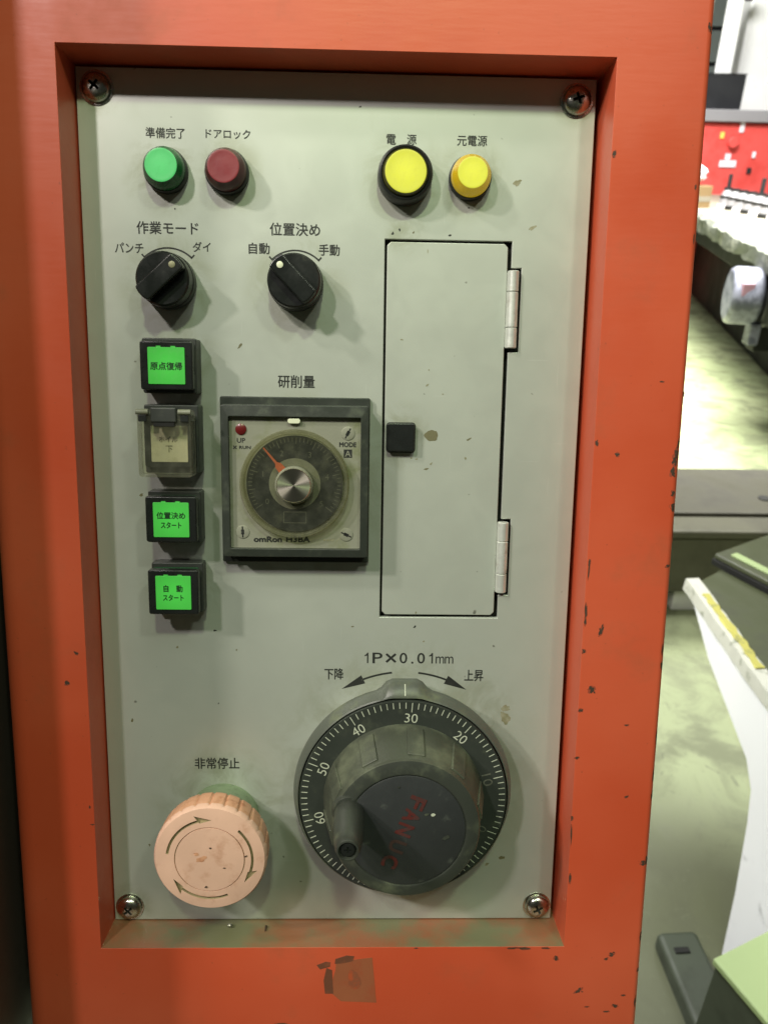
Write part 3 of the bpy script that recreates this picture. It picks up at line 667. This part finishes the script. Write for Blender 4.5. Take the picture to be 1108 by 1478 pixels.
bm = bmesh.new(); add_lathe(bm, [(0, 14.5), (40.4, 14.5), (40.5, 16.6), (40.3, 17.0), (0, 17.0)], 120); dl = obj('numbered_dial', bm, M['dial'], t)
tk = bmesh.new()
for n in range(100):
    a = rad(85.9+(n-30)*3.6); c, s = cos(a), sin(a); r1 = 39.8; r0 = 36.0 if n % 10 == 0 else 37.4; w = .15
    add_prism(tk, [(r0*c+w*s, r0*s-w*c), (r1*c+w*s, r1*s-w*c), (r1*c-w*s, r1*s+w*c), (r0*c-w*s, r0*s+w*c)], 16.8, 17.06)
o = obj('scale_marks', tk, M['white_print'], dl, smooth=0); o['kind'] = 'stuff'
for n in (10, 20, 30, 40, 50, 60, 70, 80, 90):
    a = rad(85.9+(n-30)*3.6); text(dl, str(n), 33.6*cos(a), 33.6*sin(a), 5.0, 3.7, 'white_print' if n != 10 else 'faded_print', name='numeral', h=17.07, rot=a-pi/2, bold=-.004)
a = rad(85.9-30*3.6); text(dl, '0', 33.6*cos(a), 33.6*sin(a), 2.4, 3.7, 'faded_print', name='numeral', h=17.07, rot=a-pi/2, bold=-.012)
bm = bmesh.new(); add_lathe(bm, [(0, 15.8), (31.2, 16.8), (31.0, 17.8), (29.6, 24.5), (28.2, 31.0), (27.2, 36.0), (27.1, 36.9), (26.6, 37.6), (22.6, 38.9), (22.0, 38.8), (21.8, 38.2), (0, 38.2)], 96, mis=[1]*7+[0]*6); kb = obj('knob', bm, [M['wheel_knob'], M['wheel_side']], t)
for k in range(10):
    a = rad(83+36*k); c, s = cos(a), sin(a); bm = bmesh.new()
    def KR(r, u): return (r*c-u*s, r*s+u*c)
    P = []
    for (r0, r1, h) in ((28.6, 31.4, 19.5), (26.6, 28.2, 34.8)):
        for r in (r0, r1):
            for u in (-3.2, 3.2): P.append(V(*KR(r*.992 if abs(u) else r, u), h))
    v = [bm.verts.new(p) for p in P]
    for q in ((0, 1, 3, 2), (4, 6, 7, 5), (0, 4, 5, 1), (2, 3, 7, 6), (0, 2, 6, 4), (1, 5, 7, 3)): bm.faces.new([v[i] for i in q])
    obj('grip_pad', bm, M['wheel_side'], kb, bev=.35)
bm = bmesh.new(); add_lathe(bm, [(0, 38.0), (21.5, 38.0), (21.5, 38.45), (21.0, 38.7), (0, 38.9)], 96); ds = obj('knob_disc', bm, M['wheel_disc'], kb)
dirn = rad(-113)
for ch, x, y, mt in (('F', 3.6, 11.1, 'red_print'), ('A', 1.8, 6.0, 'red_print'), ('N', -.6, .6, 'red_print'), ('U', -3.2, -5.9, 'faded_red_print'), ('C', -5.7, -12.0, 'red_print')):
    text(ds, ch, x, y, 4.4, 5.6, mt, h=39.0, rot=rad(-112), thick=.3)
for x, y, r in ((9.6, 6.5, .9), (7.2, 6.6, .8), (14.5, -2.5, 1.3), (-3, 17.2, .5)):
    bm = bmesh.new(); blob_bm(bm, x, y, r, r*.6, .4, .3, 12, lambda X: 38.98); obj('worn_spot', bm, M['white_print'] if r == .9 else M['wheel_knob'], ds, smooth=0)
# crank handle
hx, hy = -20.7, 7.4
bm = bmesh.new(); add_lathe(bm, [(0, 36.6), (6.3, 36.6), (6.3, 37.6), (5.6, 38.6), (0, 38.6)], 40, hx, hy); obj('handle_boss', bm, M['wheel_knob'], kb)
bm = bmesh.new(); add_lathe(bm, [(0, 38.4), (4.6, 38.4), (5.3, 40.0), (5.45, 46.0), (5.0, 55.0), (4.5, 59.5), (3.9, 61.3), (3.3, 62.0), (3.1, 61.9), (3.0, 60.6), (0, 60.6)], 48, hx, hy); hd = obj('crank_handle', bm, M['wheel_knob'], t)
bm = bmesh.new(); add_lathe(bm, [(3.05, 61.2), (3.75, 61.5), (3.7, 62.0), (3.2, 62.15), (3.05, 61.2)], 48, hx, hy); obj('metal_ring', bm, M['wheel_knob'], hd)
bm = bmesh.new(); add_lathe(bm, [(0, 59.6), (2.7, 59.6), (2.7, 60.9), (2.2, 61.5), (0, 61.7)], 32)
scr = bpy.data.objects.new('handle_screw', mesh_of(bm, [M['black'], M['dark_hole']])); COL.objects.link(scr)
cut(scr, cross_cutter(1.5, .3, 60.4, 62.2, 0)); scr.data.materials.clear(); scr.data.materials.append(M['black_gloss']); scr.data.materials.append(M['dark_hole'])
scr.parent = hd; scr.location = Vector((hx*.001, 0, hy*.001))

# ------------------------------------------------------------------ emergency stop
t = thing('emergency_stop', 'faded red mushroom stop button with engraved turning arrows', 'emergency stop', 47.0, 287.0)
bm = bmesh.new(); add_lathe(bm, [(0, 0), (14.6, 0), (14.6, 1.5), (14.9, 4), (15.8, 9), (17.6, 14.5), (18.4, 16.5), (0, 16.5)], 64); obj('collar', bm, M['collar'], t)
bm = bmesh.new(); n = 80
prof = [(0, 15.5), (18.8, 15.5), (20.7, 17.5), (21.2, 19.0), (21.4, 26.4), (21.2, 27.8), (20.5, 28.7), (17.6, 29.15), (13.25, 29.4), (13.2, 28.8), (12.9, 28.8), (12.85, 29.45), (6, 29.7), (0, 29.8)]
rings = []
for q, (r, h) in enumerate(prof):
    if r == 0: rings.append([bm.verts.new(V(0, 0, h))]); continue
    rr = []
    for k in range(168):
        a = 2*pi*k/168; r2 = r
        if 2 <= q <= 4 and k % 7 == 0: r2 = r-.65
        if q == 5 and k % 7 == 0: r2 = r-.05
        rr.append(bm.verts.new(V(r2*cos(a), r2*sin(a), h)))
    rings.append(rr)
for q in range(len(rings)-1):
    a, b = rings[q], rings[q+1]
    for k in range(168):
        k2 = (k+1) % 168
        if len(a) == 1: f = bm.faces.new((a[0], b[k], b[k2]))
        elif len(b) == 1: f = bm.faces.new((a[k], a[k2], b[0]))
        else: f = bm.faces.new((a[k], a[k2], b[k2], b[k]))
        f.material_index = 2 if (2 <= q <= 3) else (1 if q == 9 else 0)
es = bpy.data.objects.new('mushroom_head', mesh_of(bm, [M['estop'], M['estop_groove'], M['estop_side']])); COL.objects.link(es)
cutm = []; EM = [M['estop'], M['estop_groove'], M['estop_side']]
for a0, a1 in ((172, 100), (47, -23), (-66, -136)):
    a0, a1 = rad(a0), rad(a1); R_ = 16.0
    cb = bmesh.new(); add_prism(cb, arc_pts(R_-.5, R_+.5, min(a0, a1), max(a0, a1), 14), 28.05, 31, 1); cutm.append(mesh_of(cb, EM, 0))
    e = a1-rad(14); b = a1+rad(3)
    cb = bmesh.new(); add_prism(cb, [(R_*cos(e), R_*sin(e)), ((R_-.9)*cos(b), (R_-.9)*sin(b)), ((R_+2.4)*cos(b+rad(5)), (R_+2.4)*sin(b+rad(5)))], 28.0, 31.1, 1); cutm.append(mesh_of(cb, EM, 0))
cut(es, cutm); es.parent = t
for x, y, r in ((-3, .5, 1.3), (-5, 2.5, .8), (.5, 5, .35), (5.6, -3.2, .35), (-1.5, -11, .4), (13.6, 1.5, .4), (-8, 4, .3)):
    bm = bmesh.new(); blob_bm(bm, x, y, r*1.5, r*.8, .2, .4, 12, lambda X: 29.84 if abs(X) < 6 else 29.55); obj('smudge', bm, M['estop_side'] if r > .5 else M['chip'], es, smooth=0)

# small things lying on the lower ledge
t = thing('metal_crumb', 'small grey swarf crumb lying on the ledge under the stop button', 'swarf crumb', 49.6, 333.0, 5.0)
bm = bmesh.new(); bmesh.ops.create_icosphere(bm, subdivisions=1, radius=1.0)
for v in bm.verts: v.co *= random.uniform(.7, 1.2); v.co.x *= 1.3
for v in bm.verts: v.co.z -= .7
obj('crumb_body', bm, M['steel'], t)
t = thing('dark_crumb', 'tiny dark crumb at the front of the ledge', 'swarf crumb', 64.5, 334.2, 6.0)
bm = bmesh.new(); add_box(bm, -.4, .4, -.6, .5, -1.4, 1.2, taper=.15); obj('crumb_body', bm, M['chip'], t, bev=.1)

# ================================================================== the hall behind (world metres)
def wsurf(name, col, rough=.6, dirt=None, dscale=3., d0=.5, d1=.7, metal=0., bstr=.1, bscale=40., bdist=.004):
    return surf(name, col, rough, metal, dirt, dscale, d0, d1, bstr, bscale, bdist, world_space=True)
B = {}
B['floor'] = wsurf('painted_floor', (.37, .41, .235), .45, (.20, .22, .13), 4.5, .44, .68)
def floor_mat():
    m, nt, bs = new_mat('painted_floor')
    v = coords(nt, (1, 1, 1), True)
    n1 = noise(nt, v, 4.5, 7, .62, .6); n2 = noise(nt, v, 1.1, 3); n3 = noise(nt, v, 60, 4, .6); n4 = noise(nt, v, 14, 6, .7, 1.5)
    c = mix(nt, ramp(nt, n2, .35, .65), (.32, .365, .20), (.37, .405, .235))
    c = mix(nt, ramp(nt, n1, .42, .64, 0, .85), c, (.165, .18, .105))
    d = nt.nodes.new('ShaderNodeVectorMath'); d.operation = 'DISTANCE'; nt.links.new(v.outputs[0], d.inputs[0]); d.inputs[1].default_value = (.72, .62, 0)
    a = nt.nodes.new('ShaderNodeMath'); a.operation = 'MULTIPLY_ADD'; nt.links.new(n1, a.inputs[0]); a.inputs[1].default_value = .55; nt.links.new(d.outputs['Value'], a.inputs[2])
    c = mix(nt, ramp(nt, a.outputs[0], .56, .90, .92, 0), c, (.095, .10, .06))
    c = mix(nt, ramp(nt, n4, .60, .70, 0, .7), c, (.13, .14, .085))
    c = mix(nt, ramp(nt, n3, .60, .72, 0, .35), c, (.16, .17, .11))
    nt.links.new(c, bs.inputs['Base Color']); nt.links.new(ramp(nt, n1, .3, .7, .35, .6), bs.inputs['Roughness'])
    bump(nt, bs, n3, .2, .002)
    return m
B['floor'] = floor_mat()
B['wall'] = wsurf('wall_board', (.22, .25, .23), .7, (.22, .25, .22), 2)
B['white'] = wsurf('white_paint', (.80, .80, .78), .4, (.6, .6, .6), 6, .6, .8)
B['cream'] = wsurf('cream_stone', (.25, .225, .175), .6, (.18, .165, .13), 5)
B['stone'] = wsurf('rough_stone_edge', (.11, .118, .10), .8, (.26, .26, .23), 9, .5, .62, bstr=.8, bscale=16, bdist=.02)
B['black'] = wsurf('black_steel', (.006, .006, .005), .7, bstr=0)
B['charcoal'] = wsurf('charcoal_board', (.014, .0145, .017), .5)
B['red'] = wsurf('bright_red_paint', (.72, .09, .08), .4, (.60, .06, .05), 4)
B['silver'] = wsurf('silver_rail', (.34, .33, .35), .4, metal=.3)
B['card'] = wsurf('cardboard', (.22, .145, .065), .8)
B['beige'] = wsurf('beige_machine_paint', (.085, .082, .053), .5, (.055, .052, .033), 5, .45, .7)
B['beige_top'] = wsurf('worn_machine_top', (.066, .062, .042), .5, (.042, .038, .026), 6, .4, .7)
B['olive'] = wsurf('olive_steel', (.075, .085, .045), .4, (.06, .065, .04), 8, .45, .7)
B['dark_olive'] = wsurf('dark_olive_rubber', (.050, .060, .040), .6, (.03, .035, .022), 8)
B['lime'] = wsurf('pale_green_paint', (.37, .47, .22), .5, (.30, .39, .18), 8, .5, .8)
B['sheet'] = wsurf('white_enamel', (.90, .90, .93), .35, (.50, .50, .52), 6, .62, .70)
B['peel'] = wsurf('peeling_white_edge', (.52, .52, .45), .7, (.30, .31, .24), 30, .55, .66)
B['yellow'] = wsurf('yellow_tape', (.45, .42, .10), .6, (.30, .29, .10), 30, .55, .65)
B['lavender'] = wsurf('white_motor_cover', (.20, .205, .26), .4, (.10, .105, .14), 14, .46, .6)
B['rib'] = wsurf('motor_rib_paint', (.05, .052, .055), .45)
B['pink'] = wsurf('pink_label', (.36, .20, .25), .5)
B['yellow_knob'] = wsurf('yellow_knob', (.75, .6, .12), .4)
B['paper'] = wsurf('paper', (.78, .74, .80), .7)
def wthing(name, label, cat, loc, rz=0., group=None):
    o = bpy.data.objects.new(name, None); COL.objects.link(o); o.location = loc; o.rotation_euler = (0, 0, rz); o.empty_display_size = .1
    o['label'] = label; o['category'] = cat
    if group: o['group'] = group
    return o
def wbox(bm, x0, x1, y0, y1, z0, z1):
    v = [bm.verts.new(p) for p in ((x0, y0, z0), (x1, y0, z0), (x1, y1, z0), (x0, y1, z0), (x0, y0, z1), (x1, y0, z1), (x1, y1, z1), (x0, y1, z1))]
    for q in ((3, 2, 1, 0), (4, 5, 6, 7), (0, 1, 5, 4), (1, 2, 6, 5), (2, 3, 7, 6), (3, 0, 4, 7)): bm.faces.new([v[i] for i in q])
def wcyl(bm, p, axis, r, l, n=24, r2=None):
    """cylinder from p along axis"""
    ax = Vector(axis).normalized(); u = ax.orthogonal().normalized(); w = ax.cross(u); p = Vector(p); r2 = r if r2 is None else r2
    a = [bm.verts.new(p+(u*cos(2*pi*i/n)+w*sin(2*pi*i/n))*r) for i in range(n)]
    b = [bm.verts.new(p+ax*l+(u*cos(2*pi*i/n)+w*sin(2*pi*i/n))*r2) for i in range(n)]
    for i in range(n): bm.faces.new((a[i], a[(i+1) % n], b[(i+1) % n], b[i]))
    bm.faces.new(a[::-1]); bm.faces.new(b)
def wobj(name, bm, mat, parent, bev=.006, label=None):
    o = obj(name, mesh_of(bm, B[mat] if isinstance(mat, str) else mat, 0, 1.0), None, parent, bev=bev*1000 if bev else 0, label=label)
    return o
def wprism(bm, pts, axis, a, b):
    """polygon in the plane across axis ('x': pts are (y, z); 'z': pts are (x, y)) thickened from a to b"""
    f = (lambda p, q: Vector((q, p[0], p[1]))) if axis == 'x' else (lambda p, q: Vector((p[0], p[1], q)))
    A = [bm.verts.new(f(p, a)) for p in pts]; Bv = [bm.verts.new(f(p, b)) for p in pts]; n = len(pts)
    bm.faces.new(A); bm.faces.new(Bv[::-1])
    for i in range(n): bm.faces.new((A[i], Bv[i], Bv[(i+1) % n], A[(i+1) % n]))

# floor
bm = bmesh.new(); vs = [bm.verts.new(p) for p in ((-20, -20, 0), (30, -20, 0), (30, 30, 0), (-20, 30, 0))]; bm.faces.new(vs)
fl = wobj('floor', bm, 'floor', None, 0); fl['kind'] = 'structure'; fl['label'] = 'pale green painted workshop floor with dark stains'
# hall wall of stacked boards
wl = wthing('hall_wall', 'grey green board wall at the back of the hall', 'wall', (0, 11.2, 0)); wl['kind'] = 'structure'
bm = bmesh.new(); wbox(bm, -6, 12, .06, .3, 0, 5); wobj('wall_core', bm, 'charcoal', wl, 0)
for k in range(11):
    bm = bmesh.new(); wbox(bm, -6, 12, 0, .10, .04+.40*k, .395+.40*k); wobj('board', bm, 'wall', wl, .008)
# bright post beside the housing edge
po = wthing('roof_post', 'cream steel post seen just past the housing at the top', 'post', (3.79, 9.6, 0))
bm = bmesh.new(); wbox(bm, -.07, .09, -.05, .05, 0, 4.6); wobj('post_shaft', bm, 'cream', po)
bm = bmesh.new(); wbox(bm, -.16, .18, -.12, .12, 0, .03); wobj('base_plate', bm, 'cream', po)
# two white tall things
t = wthing('white_locker', 'wide overexposed white locker right of the dark board', 'locker', (4.4469, 9.1606, -0.2625)); t.scale = (1.175,)*3
bm = bmesh.new(); wbox(bm, -.28, .5, 0, .45, 1.55, 2.72); wobj('locker_body', bm, 'white', t, .03)
bm = bmesh.new(); wbox(bm, -.26, .5, .02, .43, .226, 1.55); wobj('locker_base', bm, 'white', t, .01)
for k in range(2):
    bm = bmesh.new(); wbox(bm, -.26+.38*k, .11+.38*k, -.015, -.001, 1.6, 2.68); d_ = wobj('locker_door', bm, 'white', t, .006)
    bm = bmesh.new(); wbox(bm, .02+.38*k, .04+.38*k, -.04, -.016, 2.0, 2.2); wobj('handle', bm, 'silver', d_, .003)
t = wthing('upright_board', 'narrow upright white board leaning left of the white locker', 'board', (3.8359, 8.8669, 2.0875)); t.scale = (1.175,)*3
bm = bmesh.new(); wbox(bm, -.075, .075, -.02, .02, 0, .62); wobj('board_face', bm, 'white', t, .018)
bm = bmesh.new(); wbox(bm, -.01, .14, -.015, .015, .60, .70); wobj('bracket', bm, 'charcoal', t, .005)
bm = bmesh.new(); wbox(bm, -.02, .02, .022, .05, -1.77, .1); wobj('stand_post', bm, 'silver', t, .004)
# red machine behind the table, silver rail, dark board
t = wthing('red_machine', 'bright red machine cabinet with silver top rail behind the stone table', 'machine', (4.5644, 8.3969, -0.2625)); t.scale = (1.175,)*3
bm = bmesh.new(); wbox(bm, -1.2, 1.1, 0, .5, .226, 1.655); wobj('cabinet', bm, 'red', t, .02)
bm = bmesh.new(); wbox(bm, -1.2, 1.1, -.05, .5, 1.66, 1.755); wobj('top_rail', bm, 'silver', t, .008)
bm = bmesh.new(); wbox(bm, -1.0, -.93, -.03, -.002, 1.40, 1.55); wobj('red_button', bm, 'red', t, .02)
for x, z, w, h_, m_ in ((-.66, 1.30, .15, .055, 'paper'), (-.62, 1.36, .05, .05, 'paper'), (-.54, 1.58, .04, .09, 'paper'), (-.70, 1.53, .035, .05, 'yellow_knob'), (-.92, 1.57, .05, .05, 'paper'), (-.40, 1.25, .04, .05, 'charcoal'), (-.38, 1.38, .03, .05, 'paper')):
    bm = bmesh.new(); wbox(bm, x, x+w, -.012, -.002, z, z+h_); wobj('label_plate', bm, m_, t, .003)
bm = bmesh.new(); wcyl(bm, (-.585, -.002, 1.50), (0, -1, 0), .045, .05); wobj('red_knob', bm, 'red', t, .008)
t = wthing('dark_board', 'dark charcoal board standing on the silver rail of the red machine', 'board', (3.7654, 8.5144, 1.8055)); t.scale = (1.175,)*3
bm = bmesh.new(); wbox(bm, -.35, .155, 0, .05, 0, .265); wobj('board_face', bm, 'charcoal', t, .006)
bm = bmesh.new(); wbox(bm, -.35, .155, -.01, .0, .265, .275); wobj('top_trim', bm, 'charcoal', t, .002)
# stone table, running away from the viewer
dv = Vector((.41, 1.95, 0)).normalized(); rzt = math.atan2(dv.y, dv.x)-pi/2
t = wthing('stone_table', 'rough edged stone slab table on a black base', 'table', (2.24, 3.90, 0), rzt)
def rough_slab():
    bm = bmesh.new(); n = 60; rows = []
    y0, y1, w, z0, z1 = -1.0, 4.8, 1.5, .865, 1.0
    for k in range(n+1):
        y = y0+(y1-y0)*k/n
        rows.append([(w, y, z1), (.03+random.uniform(-.012, .012), y, z1+random.uniform(-.003, .003)), (random.uniform(-.015, .01), y, z1-.03+random.uniform(-.01, .01)), (random.uniform(-.012, .016), y, (z0+z1)/2), (random.uniform(0, .03), y, z0+random.uniform(0, .02)), (w, y, z0)])
    vv = [[bm.verts.new(p) for p in r] for r in rows]
    for k in range(n):
        for j in range(6):
            f = bm.faces.new((vv[k][j], vv[k][(j+1) % 6], vv[k+1][(j+1) % 6], vv[k+1][j])); f.material_index = 1 if j in (1, 2, 3, 4) else 0
    bm.faces.new(vv[0]); bm.faces.new(vv[-1][::-1])
    return bm
me = mesh_of(rough_slab(), [B['cream'], B['stone']], 30, 1.0)
o = bpy.data.objects.new('slab', me); COL.objects.link(o); o.parent = t
bm = bmesh.new(); wbox(bm, .52, 1.45, .2, 4.75, .0, .76); wobj('black_base', bm, 'black', t, .01)
bm = bmesh.new(); wbox(bm, .07, 1.45, -.9, 4.7, .765, .863); wobj('dark_underside', bm, 'black', t, .01)  # black box added under the slab, stands in for shade on its underside
# box, bag and tool holders on the slab
t = wthing('cardboard_box', 'brown cardboard box on the stone table beside the tool holders', 'box', (2.93, 6.6, 1.001), .1)
bm = bmesh.new(); wbox(bm, -.24, .04, -.1, .12, 0, .17); wobj('carton', bm, 'card', t, .004)
bm = bmesh.new(); wbox(bm, -.24, .04, -.102, -.1, .05, .09); wobj('tape_strip', bm, 'cream', t, 0)
t = wthing('paper_stack', 'crumpled white paper bundle on top of the cardboard box', 'paper', (2.83, 6.62, 1.173))
bm = bmesh.new(); bmesh.ops.create_icosphere(bm, subdivisions=3, radius=.11)
for v in bm.verts: v.co *= 1+random.uniform(-.12, .12); v.co.z = v.co.z*.75+.08
wobj('crumpled_paper', bm, 'paper', t, 0)
for k in range(9):
    f_ = k/8; p = Vector((3.08, 6.55, 1.0)).lerp(Vector((2.98, 5.15, 1.0)), f_)
    p.x += .05
    t = wthing('tool_holder', ('steel tool holder next to the cardboard box, first of its row' if k == 0 else 'steel tool holder nearest the camera end of its row' if k == 8 else 'steel tool holder in the middle of the row in front of the red machine'), 'tool holder', p, 0, 'tool holders in a row on the stone table')
    bm = bmesh.new(); wcyl(bm, (0, 0, .001), (0, 0, 1), .062, .03, 16); wobj('holder_foot', bm, 'black' if k % 2 else 'paper', t, 0)
    bm = bmesh.new(); wcyl(bm, (0, 0, .032), (0, 0, 1), .055, .045, 16, .050); wobj('holder_cone', bm, 'silver', t, 0)
    bm = bmesh.new(); wcyl(bm, (0, 0, .078), (0, 0, 1), .052, .02, 16); wobj('holder_ring', bm, 'black', t, 0)
    bm = bmesh.new(); wcyl(bm, (0, 0, .099), (0, 0, 1), .048, .045, 16, .03); wobj('holder_collar', bm, 'silver', t, 0)
    bm = bmesh.new(); wcyl(bm, (0, 0, .145), (0, 0, 1), .034, .018, 16); wobj('holder_nut', bm, 'charcoal', t, 0)
    if k in (0, 4):
        bm = bmesh.new(); wcyl(bm, (0, 0, .164), (0, 0, 1), .016, .10, 12); wobj('tool_bit', bm, 'charcoal', t, 0)
# motor hanging at the edge of the table
t = wthing('electric_motor', 'round electric motor with white label cover below the stone slab', 'motor', (2.29, 4.0, .735))
bm = bmesh.new(); wcyl(bm, (-.17, 0, 0), (1, -.25, 0), .155, .17, 36); wobj('fan_cover', bm, 'lavender', t, .03)
bm = bmesh.new(); wcyl(bm, (0, -.05, 0), (1, -.25, 0), .148, .5, 36); wobj('motor_body', bm, 'charcoal', t, .01)
for q in range(9):
    bm = bmesh.new(); wcyl(bm, (.03+.035*q, -.058-.00875*q, 0), (1, -.25, 0), .162, .010, 30); wobj('cooling_fin', bm, 'rib', t, 0)
bm = bmesh.new(); wbox(bm, -.06, .0, -.14, -.06, -.25, -.13); wobj('cable_gland', bm, 'lavender', t, .01)
bm = bmesh.new(); wbox(bm, -.165, -.10, -.162, -.13, .02, .09); wobj('pink_label', bm, 'pink', t, .004)
bm = bmesh.new(); wbox(bm, .05, .4, .0, .10, -.32, .03); wobj('motor_bracket', bm, 'black', t, .01)
# low machine base across the aisle
t = wthing('machine_bed', 'low beige machine base with a grooved top lying across the aisle', 'machine base', (1.9, 1.89, 0))
bm = bmesh.new(); wbox(bm, -1.2, 1.6, .002, .52, .105, .318); wobj('base_body', bm, 'beige', t, .008)
bm = bmesh.new(); wbox(bm, -1.2, 1.6, -.012, .105, .32, .350); wobj('front_ledge', bm, 'beige', t, .009)
bm = bmesh.new(); wbox(bm, -1.2, 1.6, .125, .52, .32, .352); wobj('top_plate', bm, 'beige_top', t, .005)
bm = bmesh.new(); wbox(bm, -1.2, 1.6, .10, .13, .319, .325); wobj('groove', bm, 'black', t, 0)
bm = bmesh.new(); wcyl(bm, (-.355, .245, .3525), (0, 0, 1), .022, .003, 20); wobj('bolt_hole', bm, 'black', t, 0)
for x in (-1.1, -.70, -.1, .5):
    bm = bmesh.new(); wbox(bm, x, x+.10, .05, .15, 0, .104); wobj('foot', bm, 'white' if x == -.70 else 'dark_olive', t, .004)
bm = bmesh.new(); wbox(bm, -1.2, 1.6, .16, .2, .002, .104); wobj('foot_gap_shade', bm, 'dark_olive', t, 0)  # dark strip added behind the feet, stands in for shade in the gap
# cart at the right
t = wthing('steel_cart', 'olive topped steel cart with white side panel and peeling edge', 'cart', (.85, .42, 0))
bm = bmesh.new(); wprism(bm, [(.012, -.15), (.8, -.15), (.8, .86), (.10, .80), (.012, .735)], 'z', .575, .597); wobj('top_plate', bm, 'olive', t, .004)
bm = bmesh.new(); wprism(bm, [(.73, .585), (.69, .56), (.58, .50), (.36, .43), (.32, .39), (.30, .32), (.27, .16), (.25, .004), (-.16, .004), (-.16, .595), (.73, .595)][::-1], 'x', -.002, .011); wobj('side_panel', bm, 'sheet', t, .003)
bm = bmesh.new()
n = 36; A = []
for k in range(n+1):
    y = .745-.90*k/n; j = random.uniform(-.0015, .002)
    A.append([bm.verts.new((-.010+j, y, .575)), bm.verts.new((-.008+j, y, .603)), bm.verts.new((.020+random.uniform(-.002, .003), y, .605)), bm.verts.new((.020, y, .575))])
for k in range(n):
    for j in range(4): bm.faces.new((A[k][j], A[k][(j+1) % 4], A[k+1][(j+1) % 4], A[k+1][j]))
bm.faces.new(A[0]); bm.faces.new(A[-1][::-1]); wobj('peeling_edge', bm, 'peel', t, 0)
bm = bmesh.new(); n = 16; A = []
for k in range(n+1):
    y = .675-.26*k/n; A.append([bm.verts.new((.002+random.uniform(-.003, .003), y, z)) for z in (.6045,)]+[bm.verts.new((.002, y, .6078)), bm.verts.new((.017+random.uniform(-.003, .004), y, .6078)), bm.verts.new((.017, y, .6045))])
for k in range(n):
    for j in range(4): bm.faces.new((A[k][j], A[k][(j+1) % 4], A[k+1][(j+1) % 4], A[k+1][j]))
bm.faces.new(A[0]); bm.faces.new(A[-1][::-1]); wobj('yellow_tape', bm, 'yellow', t, 0)
bm = bmesh.new(); wbox(bm, .3, .34, -.1, -.06, 0, .574); wobj('leg', bm, 'olive', t); bm = bmesh.new(); wbox(bm, .7, .74, .6, .64, 0, .574); wobj('leg', bm, 'olive', t)
t = wthing('metal_tray', 'flat olive tray with black rim lying on the steel cart', 'tray', (.93, 1.24, .598), math.atan2(-.30, .17))
bm = bmesh.new(); wbox(bm, 0, .42, 0, .35, 0, .016); wobj('tray_rim', bm, 'black', t, .002)
bm = bmesh.new(); wbox(bm, .003, .42, .003, .35, .017, .030); wobj('tray_top', bm, 'olive', t, .003)
bm = bmesh.new(); wbox(bm, .03, .30, .025, .045, .0305, .035); wobj('light_strip', bm, 'lime', t, .001)
# pale green box and dark slab near the camera
t = wthing('green_box', 'pale green steel box with dark side in the lower right corner', 'box', (.66, .43, 0), .40)
bm = bmesh.new(); wbox(bm, .004, .40, -.42, .0, .0, .338); wobj('dark_side', bm, 'dark_olive', t, .003)
bm = bmesh.new(); wbox(bm, 0, .405, -.43, .004, .339, .352); wobj('green_lid', bm, 'lime', t, .003)
t = wthing('rubber_slab', 'dark green slab on the floor left of the pale green box', 'slab', (.76, .50, 0), .05)
bm = bmesh.new(); wbox(bm, -.04, .045, -.35, .19, .001, .05); wobj('slab_body', bm, 'dark_olive', t, .012)
bm = bmesh.new(); wbox(bm, -.02, .01, .14, .152, .0505, .054); wobj('slab_slot', bm, 'black', t, .001)
